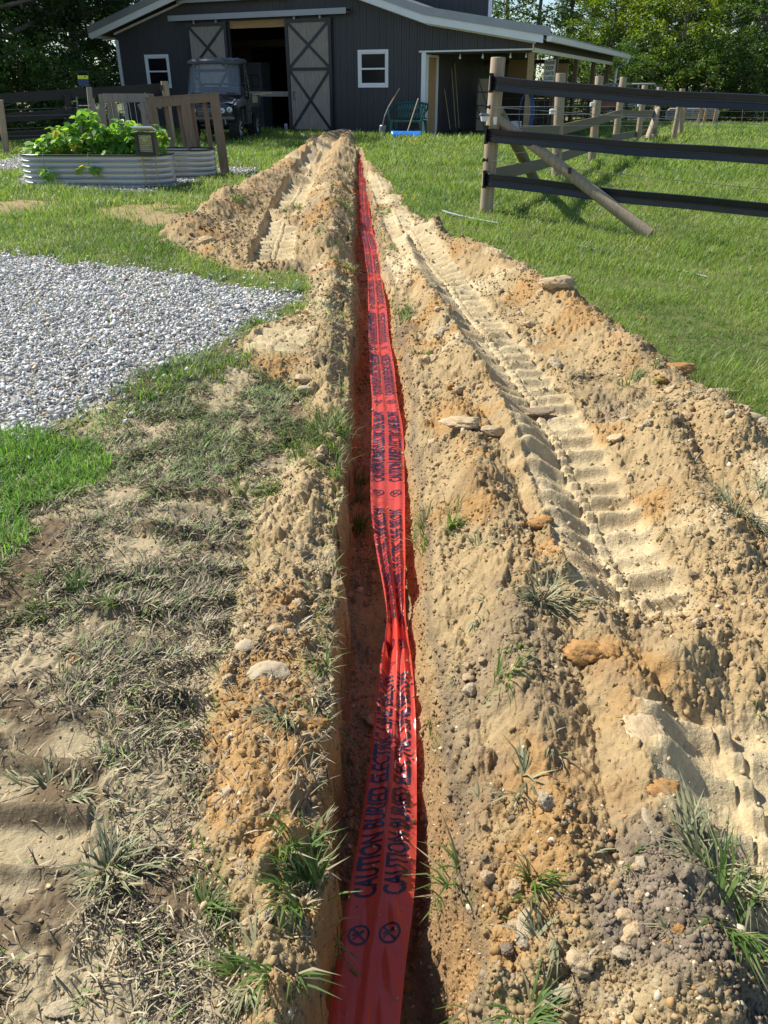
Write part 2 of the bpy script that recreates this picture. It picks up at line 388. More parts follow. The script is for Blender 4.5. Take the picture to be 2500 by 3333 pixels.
    straw = np.array([.38, .30, .18]); thatch = np.array([.17, .122, .07]); lawn = np.array([.12, .13, .045])
    k = sm(-.05, .45, n2+.3*n3); dryc = thatch*(1-k)+straw*k
    k = sm(.08, .22, fbm(x, y, .2, 260, 3)[:, None]); dryc = dryc*(1-k*.8)+pale*.75*k*.8
    kt = (trk*np.maximum(sm(.2, -.1, fbm(x, y, .2, 262, 3)), .9*sm(.25, -.05, fbm(x, y, .35, 263, 2)))*(1-.85*sm(.006, .018, lug)))[:, None]*.9; dryc = dryc*(1-kt)+pale*.75*kt
    lc = lawn*(1+.3*n2)+np.array([.05, .035, .01])*sm(0, .5, n1)
    kb = m['bare'][:, None]; lc = lc*(1-kb)+tan*.9*kb
    kd = m['dry'][:, None]; lc = lc*(1-kd)+dryc*kd
    kg = m['grav'][:, None]; lc = lc*(1-kg)+np.array([.33, .315, .285])*(1+.2*n3)*kg
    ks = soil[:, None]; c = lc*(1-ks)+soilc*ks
    m.update(trk=trk, heap=heap, tm=tm, lug=lug)
    return z, np.clip(c, .01, .9), m
def gz(x, y):
    z, _, _ = ground(np.array([x, x], float), np.array([y, y], float), False); return float(z[0])
# one sheet: fine near the camera, coarse to the horizon
ys = [0.45]
while ys[-1] < 12: ys.append(ys[-1]*1.0042+.0006)
while ys[-1] < 32: ys.append(ys[-1]*1.012)
while ys[-1] < 700: ys.append(ys[-1]*1.18)
ys = np.array([-60, -25, -10, -5, -2.5, -1.6, -1.2, -.9]+list(np.arange(-.7, .44, .02))+ys)
nx = 1040
a = np.linspace(-1, 1, nx); outer = np.concatenate([np.linspace(1.006, 1.8, 110), np.linspace(1.83, 3.0, 35), [3.4, 4.5, 6.5, 10, 18, 32]])
A = np.concatenate([-outer[::-1], a, outer])
hw_ = np.where(ys > .4, .50*ys+.50, .7)
hw_ = np.where(ys > 32, .50*32+.5+(ys-32)*.9, hw_)
XX = A[None]*hw_[:, None]; YY = np.repeat(ys[:, None], len(A), 1)
gx, gy = XX.ravel().astype(np.float32), YY.ravel().astype(np.float32)
Z = np.empty(len(gx), np.float32); CC = np.empty((len(gx), 3), np.float32)
for s_ in range(0, len(gx), 400000):
    e_ = min(len(gx), s_+400000); Z[s_:e_], CC[s_:e_], _ = ground(gx[s_:e_], gy[s_:e_])
nr, nc = XX.shape; I = np.arange(nr*nc).reshape(nr, nc)
Fq = np.stack([I[:-1, :-1], I[:-1, 1:], I[1:, 1:], I[1:, :-1]], -1).reshape(-1, 4)
M['ground'] = pmat('ground_mix', (.4, .3, .2), .95, attr=True, var=.14, scale=60., bump=.007, bscale=95., spec=.12)
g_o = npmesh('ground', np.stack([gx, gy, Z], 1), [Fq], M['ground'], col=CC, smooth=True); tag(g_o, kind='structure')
# ================================================================ GRAVEL, CRUMBS, CLODS, GRASS
rng = np.random.default_rng(11)
def hull_stone(seed, n=11, sq=(1, .8, .55)):
    r_ = np.random.default_rng(seed); p = r_.normal(size=(n, 3)); p /= np.linalg.norm(p, axis=1)[:, None]; p *= r_.uniform(.6, 1.15, (n, 1)); p *= np.array(sq)
    b = bmesh.new(); [b.verts.new(q) for q in p]; bmesh.ops.convex_hull(b, input=b.verts); b.verts.ensure_lookup_table()
    bmesh.ops.delete(b, geom=[v for v in b.verts if not v.link_faces], context='VERTS')
    bmesh.ops.triangulate(b, faces=b.faces); b.verts.index_update()
    V = np.array([v.co[:] for v in b.verts], np.float32); F = np.array([[v.index for v in f.verts] for f in b.faces], np.int32); b.free(); return V, F
def rotm(n, r_, tilt=1.):
    az = r_.uniform(0, 6.283, n); q = r_.normal(size=(n, 3))*tilt
    cx, sx, cy, sy, cz, sz = np.cos(q[:, 0]), np.sin(q[:, 0]), np.cos(q[:, 1]), np.sin(q[:, 1]), np.cos(az), np.sin(az)
    Rx = np.zeros((n, 3, 3)); Rx[:, 0, 0] = 1; Rx[:, 1, 1] = cx; Rx[:, 1, 2] = -sx; Rx[:, 2, 1] = sx; Rx[:, 2, 2] = cx
    Ry = np.zeros((n, 3, 3)); Ry[:, 1, 1] = 1; Ry[:, 0, 0] = cy; Ry[:, 0, 2] = sy; Ry[:, 2, 0] = -sy; Ry[:, 2, 2] = cy
    Rz = np.zeros((n, 3, 3)); Rz[:, 2, 2] = 1; Rz[:, 0, 0] = cz; Rz[:, 0, 1] = -sz; Rz[:, 1, 0] = sz; Rz[:, 1, 1] = cz
    return Rz @ Ry @ Rx
def scatter_stones(name, px, py, pz, size, col, mat, protos, tilt=.5, smooth=False):
    Vs, Fs, Cs = [], [], []; off = 0; k = rng.integers(0, len(protos), len(px)); Rm = rotm(len(px), rng, tilt)
    for i, (V, F) in enumerate(protos):
        s = np.where(k == i)[0]
        if not len(s): continue
        W = np.einsum('nij,vj->nvi', Rm[s], V)*size[s, None, None]+np.stack([px[s], py[s], pz[s]], 1)[:, None]
        Vs.append(W.reshape(-1, 3)); Fs.append((F[None]+(off+np.arange(len(s))[:, None, None]*len(V))).reshape(-1, 3)); off += len(s)*len(V)
        Cs.append(np.repeat(col[s], len(V), 0))
    return npmesh(name, np.concatenate(Vs), [np.concatenate(Fs)], mat, col=np.concatenate(Cs), smooth=smooth)
def pts_poly(P, dens, pad=.0):
    P = np.asarray(P); x0, y0 = P.min(0)-pad; x1, y1 = P.max(0)+pad; x0 = max(x0, -14); x1 = min(x1, 16); y0 = max(y0, .35); y1 = min(y1, 33)
    n = int((x1-x0)*(y1-y0)*dens); return rng.uniform(x0, x1, n), rng.uniform(y0, y1, n)
def frus(x, y, pad=.35): return (np.abs(x) < .45*y+.42+pad) & (y > .45)
stones = [hull_stone(i, 10+i % 4, (1, .6+.1*(i % 4), .4+.08*(i % 3))) for i in range(10)]
M['gravel'] = pmat('gravel_stone', (.4, .4, .4), .85, attr=True, var=.12, scale=30., bump=.001, bscale=150.)
gxs, gys = [], []
for P, dn in ((GRAVEL, 3300), (GRAVEL2, 1300), (GRAVEL3, 1300), (GRAVEL4, 1300)):
    x, y = pts_poly(P, dn, .2); k = frus(x, y, 1.2); x, y = x[k], y[k]; m = masks(x, y)
    gm = np.maximum(m['g'], m['g2']); keep = (rng.random(len(x)) < np.clip(.10*sm(-.4, -.1, gm)+sm(-.10, .16, gm), 0, 1)*(gm > -.4)) & (m['soil'] < .3) & ((y < 7) | (rng.random(len(x)) < .75))
    gxs.append(x[keep]); gys.append(y[keep])
x = np.concatenate(gxs+[rng.uniform(-3, 3, 5000)]); y = np.concatenate(gys+[np.zeros(5000)])
# strip of stone along the barn foot
s_ = rng.uniform(-1.6, 1.9, 5000); b_ = -rng.uniform(.03, .55, 5000); cp, sp = math.cos(PHI), math.sin(PHI)
x[-5000:] = cp*s_+sp*b_; y[-5000:] = 26-sp*s_+cp*b_
z = np.concatenate([ground(x[i:i+60000], y[i:i+60000], False)[0] for i in range(0, len(x), 60000)])
size = rng.lognormal(-4.22, .42, len(x)); size = np.clip(size, .005, .036)*.86*np.where(y > 8, 1.3, 1)
g0 = rng.uniform(.40, .72, len(x)); warm = rng.uniform(-.01, .05, len(x)); col = np.stack([g0+warm, g0, g0*.96-warm*.8], 1)
br = rng.random(len(x)) < .05; col[br] *= np.array([.95, .75, .5]); dk = rng.random(len(x)) < .12; col[dk] *= .6
go = scatter_stones('gravel', x, y, z+size*.25+rng.uniform(0, .012, len(x)), size, col, M['gravel'], stones, .6)
tag(go, 'pale grey crushed stone of the gravel patch, bed surround and barn foot', 'gravel', kind='stuff')
# ---- dirt crumbs (uncountable) 
def clod_mesh(seed, sub=3, rough=.16):
    b = bmesh.new(); bmesh.ops.create_icosphere(b, subdivisions=sub, radius=1.)
    V = np.array([v.co[:] for v in b.verts], np.float32); F = np.array([[v.index for v in f.verts] for f in b.faces], np.int32); b.free()
    r_ = np.random.default_rng(seed); sq = np.array([1, r_.uniform(.65, .95), r_.uniform(.5, .75)])
    # facets: cut by random planes, then lumps
    for k in range(7):
        n = r_.normal(size=3); n /= np.linalg.norm(n); d = r_.uniform(.62, .9); e = V @ n-d; V = V-np.maximum(e, 0)[:, None]*n*.85
    a = fbm(V[:, 0]+V[:, 2]*1.7+seed, V[:, 1]-V[:, 2]*1.3, .7, seed, 4, .6)+.6*fbm(V[:, 0]*1.1-V[:, 2]*.7+seed, V[:, 1]*.9+V[:, 2]*1.9, .18, seed+3, 3, .6)
    b2 = np.abs(fbm(V[:, 0]*1.3+V[:, 2]*.8+seed, V[:, 1]*1.2-V[:, 2]*1.1, .16, seed+9, 3, .6)); V = V*(1+rough*a[:, None]+rough*1.0*(b2[:, None]-.2))*sq
    return V.astype(np.float32), F
crumb_p = [clod_mesh(300+i, 1, .2) for i in range(5)]+[hull_stone(40+i, 9, (1, .85, .7)) for i in range(5)]
M['crumb'] = pmat('soil_crumb', (.4, .3, .2), .95, attr=True, var=.2, scale=40., bump=.0015, bscale=200., spec=.1)
def soil_points(n, ymin, ymax, p=1.):
    u = rng.random(n); y = (ymin**(1-p)+(ymax**(1-p)-ymin**(1-p))*u)**(1/(1-p)) if p != 1 else ymin*(ymax/ymin)**u
    x = rng.uniform(-1, 1, n)*(.46*y+1.35); return x, y
x, y = soil_points(480000, .55, 14, 1.)
z, cc, m = ground(x, y, False)
cl = fbm(x, y, .35, 400, 3)
pr = m['soil']*(1-.82*m['trk'])*np.clip(.42+1.3*cl, .10, 1)+.7*sm(-.12, 0, np.maximum(m['sR'], m['sL']))*(1-m['soil'])*.6+.025*m['dry']+.4*(m['tm'] > .03)*(m['tm'] < .97)*(x > -.3*y-.1)
keep = (rng.random(len(x)) < pr); x, y, z, cc = x[keep], y[keep], z[keep], cc[keep]
size = np.clip(rng.lognormal(-5.4, .5, len(x)), .0018, .018)*(.75+.13*np.minimum(y, 8)); soilcol = np.array([.50, .365, .21])
tone = rng.random((len(x), 1)); col = np.where(m['soil'][keep][:, None] > .5, cc*.9, soilcol)*(.8+.35*rng.random((len(x), 1)))
col = np.where(tone < .05, np.array([.40, .24, .10]), col); col = np.where(tone > .97, np.array([.58, .48, .33]), col); col = np.where((tone > .90) & (tone < .97), np.array([.27, .21, .14]), col)
co = scatter_stones('dirt_crumbs', x, y, z+size*.2, size, col, M['crumb'], crumb_p, .8)
tag(co, 'loose crumbs of sandy clay strewn over the dug soil', 'dirt', kind='stuff')
# ---- clods one can count
M['clod'] = {}
for nm, c1, c2 in (('tan', (.42, .30, .16), (.58, .43, .26)), ('pale', (.39, .31, .195), (.51, .41, .27)), ('orange', (.33, .17, .06), (.45, .26, .10)), ('dark', (.20, .15, .10), (.34, .26, .17))):
    M['clod'][nm] = pmat(nm+'_clay', c1, .95, col2=c2, scale=2.5, bump=.004, bscale=7., spec=.1)
clod_me = []
for i in range(10):
    V, F = clod_mesh(500+i*7, 4, .30); o = npmesh('clod', V, [F], M['clod']['tan'], smooth=False); clod_me.append(o.data); bpy.data.objects.remove(o)
rock_me = []
for i in range(4):
    V, F = clod_mesh(700+i*7, 4, .10); o = npmesh('rock', V, [F], M['clod']['pale'], smooth=True); rock_me.append(o.data); bpy.data.objects.remove(o)
mat_me = {}
def put_clod(name, x, y, r, tone, label, cat, group=None, sc=(1, 1, 1), lift=.25, me=None, rz=None, tilt=.4):
    src = (me or clod_me)[rnd.randrange(len(me or clod_me))]; key = (src.name, tone)
    if key not in mat_me:
        c = src.copy(); c.materials.clear(); c.materials.append(M['clod'][tone]); mat_me[key] = c
    o = bpy.data.objects.new(name, mat_me[key]); C.objects.link(o)
    o.location = (x, y, gz(x, y)+r*lift); o.scale = (r*sc[0], r*sc[1], r*sc[2]); o.rotation_euler = (rnd.uniform(-tilt, tilt), rnd.uniform(-tilt, tilt), rnd.uniform(0, 6.28) if rz is None else rz)
    return tag(o, label, cat, group)
named = [  # px, py, radius px, tone, kind, label
 (870,2150,78,'pale','rock','largest pale stone slab lying on the berm left of the trench',(1.2,.85,.55)),
 (795,2060,62,'pale','rock','pale rounded stone on the left berm just beyond the big pale slab',(.75,1.1,.6)),
 (900,2035,34,'tan','rock','small squared tan stone behind the big pale slab left of the trench',(1,.7,.6)),
 (995,1250,36,'pale','rock','lone pale square stone on the left berm beside the gravel patch',(1,.7,.7)),
 (680,790,34,'tan','clod','large tan clod at the left foot of the far spoil heap',(1,.8,.7)),
 (532,772,24,'tan','clod','small tan clod lying alone in grass at the tip of the far heap',(1,.8,.7)),
 (2145,2640,62,'orange','clod','rusty orange round clod beside the bottom right wheel track',(1,.9,.9)),
 (1900,2155,62,'orange','clod','brown orange clod, left one of the touching pair right of the trench',(1,.9,.85)),
 (1975,2185,52,'orange','clod','brown orange clod, right one of the touching pair right of the trench',(.8,.95,.9)),
 (1800,990,52,'tan','clod','big rounded tan clod at the top of the right spoil heap',(1.1,.85,.85)),
 (1728,1058,28,'tan','clod','angular tan clod directly below the biggest clod of the right heap',(1.1,.8,.8)),
 (1700,940,20,'tan','clod','small upright clod directly behind the biggest clod of the right heap',(.8,.8,1.1)),
 (2365,1235,42,'pale','rock','flat pale rock on the lawn edge right of the spoil heap',(1.4,.6,.45)),
 (2425,1370,50,'pale','rock','pale rock at the right photo edge where the soil meets the lawn',(1.2,.8,.55)),
 (2200,1215,46,'orange','clod','orange yellow clod on the lawn side rim of the right heap',(1.3,.8,.6)),
 (2095,1000,15,'orange','clod','small brown clod lying alone out on the right lawn',(1,.8,.8)),
 (1490,1280,22,'tan','clod','upright knobbly clod standing alone on the slope right of the tape',(.8,.8,1.2)),
 (1500,1420,60,'tan','clod','broad crumbly brown clod mass at the left rim of the right track',(1.2,.9,.6)),
 (1600,1440,40,'tan','clod','crumbly brown clod just right of the broad clod mass by the right track',(1,.8,.7)),
 (1750,1740,38,'orange','clod','rusty clod on the slope right of the red tape, above the twist',(1.1,.9,.8)),
 (2080,2440,80,'tan','clod','long slab shaped tan clod left of the bottom right track',(.75,1.1,.45)),
 (2090,2720,44,'pale','rock','white elongated flaky stone left of the rusty orange clod',(.45,1.3,.5)),
 (1905,2170,10,'orange','clod','',(1,1,1)),
 (2380,1380,20,'orange','clod','small orange clod beside the pale rock at the right photo edge',(1.3,.8,.6)),
 (240,2110,22,'orange','clod','small orange clod alone on the matted grass at left',(.9,1,.8)),
 (590,2815,24,'pale','rock','pinkish white pebble on the matted grass in the lower left',(1.1,.7,.5)),
 (730,3040,22,'pale','rock','grey white square pebble beside the grass tuft in the lower left',(.9,1,.6)),
 (800,2320,40,'pale','rock','tiny pale stone on the crumbly left berm below the big slab',(.5,.5,.3)),
 (740,2560,38,'pale','rock','pale lump at the left foot of the crumbly berm, lower left',(1.1,1,.6)),
 (180,3230,60,'pale','rock','pale cracked crust of clay in the bottom left corner',(1.1,.8,.25)),
 (650,3250,80,'pale','rock','smooth pale clay pad at the bottom of the photo left of the trench',(1.3,.9,.15)),
 (1335,2820,28,'orange','clod','reddish stone in the trench just right of the tape symbols',(1,.9,.8)),
 (1210,2030,36,'pale','rock','grey stone on the trench floor beside the tape twist',(.8,1.2,.6)),
 (1850,3190,60,'pale','rock','round pale clay lump at the bottom of the photo right of the trench',(1.1,.8,.5)),
 (1730,2980,80,'pale','rock','large smooth pale clay pad right of the trench at the bottom',(.8,1.2,.3)),
 (1750,1330,50,'dark','sod','dark crumbly sod lump right of the upper machine track',(1.,.8,.45)),
]
for u, v, rp, tone, kind, lab, sc in named:
    if not lab: continue
    x_, y_ = gp(u, v+rp*.3, .05); Zc = y_*cP+(CAM_H-.1)*sP; r = rp/F_PX*Zc*(.85 if tone == 'pale' else 1)
    put_clod(kind, x_, y_, r, tone, lab, kind, sc=sc, lift=.15 if kind != 'sod' else .0, me=rock_me if kind == 'rock' else None, rz=0, tilt=.15)
# the rest of the clods: right bank, left bank, trench floor, far heap
n_c = {'right': 0, 'left': 0, 'trench': 0, 'heap': 0}; lim = dict(right=150, left=62, trench=26, heap=26)
labs = dict(right='lump of dug clay on the bank right of the trench', left='lump of dug clay on the berm along the left trench edge', trench='lump of clay fallen on the shaded trench floor', heap='lump of clay on the far spoil heap in front of the barn')
x, y = soil_points(9000, .9, 14, 1.); z, cc, m = ground(x, y, False); cl = fbm(x, y, .35, 400, 3)
for i in range(len(x)):
    if m['soil'][i] < .7 or m['trk'][i] > .15 or not frus(x[i:i+1], y[i:i+1], -.02)[0]: continue
    if m['tm'][i] < .5 and (cl[i] < .0 or rnd.random() > .35): continue
    k = 'trench' if m['tm'][i] > .8 else ('heap' if y[i] > 6 and x[i] < -.4 else ('left' if x[i] < xlip(y[i], lipL) else 'right'))
    if n_c[k] >= lim[k] or (k != 'trench' and m['tm'][i] > .02): continue
    n_c[k] += 1; r = min(.042, rnd.lognormvariate(-4.12, .36))*(.85 if y[i] < 3 else 1.35)
    tone = rnd.choices(['tan', 'pale', 'orange', 'dark'], [7, 1.8, 1.1, 1.2])[0] if k != 'trench' else 'tan'
    szw = 'fist sized' if r > .034 else ('walnut sized' if r < .019 else 'egg sized'); lb_ = szw+' '+{'tan': 'sandy', 'pale': 'pale', 'orange': 'rusty', 'dark': 'brown'}[tone]+' '+labs[k]
    put_clod('clod', float(x[i]), float(y[i]), r, tone, lb_, 'clod', group=lb_.replace('lump', 'lumps', 1), lift=.2, tilt=.6)

# ---- grass
def blade_mesh(name, x, y, z, ln, w, az, lean, curl, col, mat, tip=.0):
    """each blade: a two-segment folded strip. lean = angle from vertical (rad) at the base, curl added to the tip"""
    n = len(x); ca, sa = np.cos(az), np.sin(az); px_, py_ = -sa, ca
    h1 = ln*.5; a2 = lean+curl
    mx = x+ca*np.sin(lean)*h1; my = y+sa*np.sin(lean)*h1; mz = z+np.cos(lean)*h1
    tx = mx+ca*np.sin(a2)*ln*.5; ty = my+sa*np.sin(a2)*ln*.5; tz = mz+np.cos(a2)*ln*.5
    V = np.empty((n, 5, 3), np.float32); w0 = w*.5; w1 = w*.45
    V[:, 0] = np.stack([x-px_*w0, y-py_*w0, z], 1); V[:, 1] = np.stack([x+px_*w0, y+py_*w0, z], 1)
    V[:, 2] = np.stack([mx+px_*w1, my+py_*w1, mz], 1); V[:, 3] = np.stack([mx-px_*w1, my-py_*w1, mz], 1); V[:, 4] = np.stack([tx, ty, tz], 1)
    b = (np.arange(n)*5)[:, None]; q = b+np.array([[0, 1, 2, 3]]); t = b+np.array([[3, 2, 4]])
    return npmesh(name, V.reshape(-1, 3), [q.astype(np.int32), t.astype(np.int32)], mat, col=np.repeat(col, 5, 0))
M['grass'] = pmat('grass_blade', (.1, .2, .03), .5, attr=True, var=.1, scale=3., trans=.42, tcol=(1.3, 1.45, .7), spec=.35)
M['straw'] = pmat('dry_blade', (.4, .33, .2), .6, attr=True, var=.15, scale=8., trans=.12, spec=.25)
def eval_g(x, y): 
    zz, mm = [], []
    for i in range(0, len(x), 80000):
        a_, _, b_ = ground(x[i:i+80000], y[i:i+80000], False); zz.append(a_); mm.append(b_)
    return np.concatenate(zz), {k: np.concatenate([q[k] for q in mm]) for k in mm[0]}
def lawn_pts(y0, y1, dens):
    n = int((.47*(y1**2-y0**2)+3.2*(y1-y0))*dens); y = np.sqrt(rng.uniform(y0*y0, y1*y1, n)); x = rng.uniform(-1, 1, n)*(.47*y+1.6); return x, y
bx, by, bw, bl = [], [], [], []
for y0, y1, dens, w, l in ((.3, 2.2, 4200, .0036, .06), (2.2, 4.5, 5200, .0038, .062), (4.5, 7, 4600, .0046, .062), (7, 10, 3200, .0062, .07), (10, 15, 1700, .009, .085), (15, 22, 850, .014, .10), (22, 33, 420, .021, .12)):
    x, y = lawn_pts(y0, y1, dens); bx.append(x); by.append(y); bw.append(np.full(len(x), w)); bl.append(np.full(len(x), l))
x, y, w, l = map(np.concatenate, (bx, by, bw, bl))
z, m = eval_g(x, y)
cl = fbm(x, y, .5, 600, 3); cf = fbm(x, y, .12, 610, 2)
inb = (y-26+.466*x > -.4) & (x > -9.6) & (x < 6)
p = (1-m['soil'])*(1-.97*sm(-.12, .05, np.maximum(m['g'], m['g2'])+.08*cf))*(1-.82*m['bare'])*(1-m['dry'])*np.clip(.85+.6*cl+.4*cf, .15, 1)*(1-inb)
far_tr = sm(9, 13, y)*sm(.12, .3, xlip(y, lipL)-.1-x)*sm(1.2, .7, xlip(y, lipL)-x)
keep = rng.random(len(x)) < p; x, y, z, w, l, cl, cf = [q[keep] for q in (x, y, z, w, l, cl, cf)]
n = len(x); tone = rng.random((n, 1)); g1 = np.array([.14, .225, .035]); g2 = np.array([.28, .37, .08]); g3 = np.array([.46, .43, .20])
big = fbm(x, y, 1.8, 620, 3)[:, None]
col = g1*(1-tone)+g2*tone; kk = np.clip(.3+1.0*big, 0, 1)*.45; col = col*(1-kk)+np.array([.24, .29, .09])*kk
dry_ = rng.random((n, 1)) < (.10+.16*np.clip(big+.2, 0, 1)); col = np.where(dry_, g3*(.6+.5*tone), col)
az = rng.uniform(0, 6.283, n); l = l*rng.uniform(.45, 1.3, n)*(1+1.3*np.maximum(cl, 0)+1.0*np.maximum(fbm(x, y, .9, 623, 3)-.15, 0)); wd_ = sm(.1, .35, fbm(x, y, .7, 625, 3))[:, None]*.5; col = col*(1-wd_)+np.array([.085, .17, .035])*wd_; 
go = blade_mesh('lawn_grass', x, y, z-.004, l, w*rng.uniform(.7, 1.3, n), az, rng.uniform(.15, 1.15, n), rng.uniform(.1, .8, n), col, M['grass'])
tag(go, 'short sunlit green lawn grass on both sides of the trench', 'grass', kind='stuff')
# dry matted grass, pressed flat
x, y = lawn_pts(.5, 6.2, 17000); xa_, ya_ = lawn_pts(.5, 2.4, 22000); x = np.concatenate([x, xa_]); y = np.concatenate([y, ya_]); k = x < .1; x, y = x[k], y[k]
z, m = eval_g(x, y); cl = fbm(x, y, .22, 640, 3); c2 = fbm(x, y, .7, 650, 2)
dens = np.clip(.36+.2*sm(1.8, 3, y)+2.0*cl, .05, 1)*(1-.8*m['trk']*sm(.014, .004, m['lug'])*sm(.35, .0, cl))*(1-.6*sm(.08, .2, fbm(x, y, .2, 260, 3)))*(1-.6*m['trk']*sm(.2, -.1, fbm(x, y, .2, 262, 3)))
p = np.maximum(m['dry']*dens, sm(-.06, .1, m['g'])*0)*(1-sm(-.02, .1, m['g']))*(1-m['soil'])
p = np.maximum(p, .05*m['soil']*(m['tm'] < .01)*(1-m['trk'])*(x < 0))
keep = rng.random(len(x)) < p; x, y, z, cl, c2 = [q[keep] for q in (x, y, z, cl, c2)]; m = {k: v[keep] for k, v in m.items()}; n = len(x)
dirf = 3.14*fbm(x, y, .16, 660, 3)*1.6+rng.normal(0, .95, n)
tone = rng.random((n, 1)); green = (rng.random((n, 1)) < np.clip(.04+.5*np.maximum(c2+.05, 0)+.75*sm(2.0, 3.6, y), 0, .85)[:, None])
col = np.array([.22, .165, .09])*(1-tone)+np.array([.56, .475, .30])*tone; gr = np.array([.09, .155, .035])*(1-tone)+np.array([.27, .36, .10])*tone
col = np.where(green, gr, col); dk = rng.random((n, 1)) < .42; col = np.where(dk, np.array([.09, .07, .045])*(.7+.6*tone), col)
ln = rng.uniform(.016, .065, n); w = rng.uniform(.002, .0048, n)*(.8+.12*y)
go = blade_mesh('dry_matted_grass', x, y, z+rng.uniform(0, .014, n), ln, w, dirf, rng.uniform(.75, 1.62, n), rng.uniform(-.1, .6, n), col, M['straw'])
tag(go, 'dry grass trampled flat by machine tracks left of the trench', 'dry grass', kind='stuff')
# lush patch at the left edge
x, y = lawn_pts(2.0, 4.6, 9000); k = x < -.5; x, y = x[k], y[k]; sd = sdp(x, y, LUSH)+.22*fbm(x, y, .3, 680, 4)
g_ = sdp(x, y, GRAVEL)+.1*fbm(x, y, .2, 685, 3); keep = (sd > 0) | ((g_ > -.32) & (g_ < -.04) & (fbm(x, y, .3, 690, 2) > .0) & (rng.random(len(x)) < .16)); x, y = x[keep], y[keep]
z = ground(x, y, False)[0]; n = len(x); t_ = rng.random((n, 1)); col = np.array([.10, .22, .03])*(1-t_)+np.array([.26, .42, .08])*t_
go = blade_mesh('lush_grass', x, y, z-.004, rng.uniform(.05, .11, n), rng.uniform(.003, .0055, n), rng.uniform(0, 6.28, n), rng.uniform(.1, 1.2, n), rng.uniform(.1, .9, n), col, M['grass'])
tag(go, 'thick bright green grass at the left edge below the gravel', 'grass', kind='stuff')
# tufts one can count
def tuft(u, v, rad_px, n, label, tones='g', ln=.09, group=None, up=.5, name='grass_tuft', cat='grass tuft', xy=None, w=.004, sway=None):
    x0, y0 = xy if xy else gp(u, v, .04); Zc = y0*cP+CAM_H*sP; r = rad_px/F_PX*Zc
    n = max(12, int(n*(.72 if y0 < 2.6 else 1))); nc_ = max(4, n//16); cc_ = rng.normal(0, .55, (nc_, 2))*r; ck = rng.integers(0, nc_, n); ca_ = np.arctan2(cc_[:, 1], cc_[:, 0])+rng.normal(0, .9, nc_); cl_ = rng.uniform(.5, 1.45, nc_)
    q = cc_[ck]+rng.normal(0, .12, (n, 2))*r; x = x0+q[:, 0]; y = y0+q[:, 1]; z = ground(x, y, False)[0]
    az = ca_[ck]+rng.normal(0, .6, n) if sway is None else sway+rng.normal(0, .8, n); t = rng.random((n, 1))
    pal = {'g': ((.07, .13, .025), (.19, .28, .07)), 'd': ((.12, .125, .055), (.34, .335, .18)), 's': ((.22, .18, .11), (.45, .38, .24))}[tones]
    col = np.array(pal[0])*(1-t)+np.array(pal[1])*t; dr = rng.random((n, 1)) < .18; col = np.where(dr, np.array([.40, .34, .20])*(.6+.6*t), col)
    o = blade_mesh(name, x-x0, y-y0, z-.006-float(z.mean()), ln*rng.uniform(.5, 1.3, n), w*(1.35 if y0 < 2.2 else 1.)*rng.uniform(.6, 1.3, n), az, np.clip(cl_[ck]*rng.uniform(.35, 1.1, n)+(.25 if tones != 'g' else 0), .1, 1.55), rng.uniform(.2, 1.1, n), col, M['grass' if tones == 'g' else 'straw'])
    o.location = (x0, y0, float(z.mean())); return tag(o, label, cat, group)
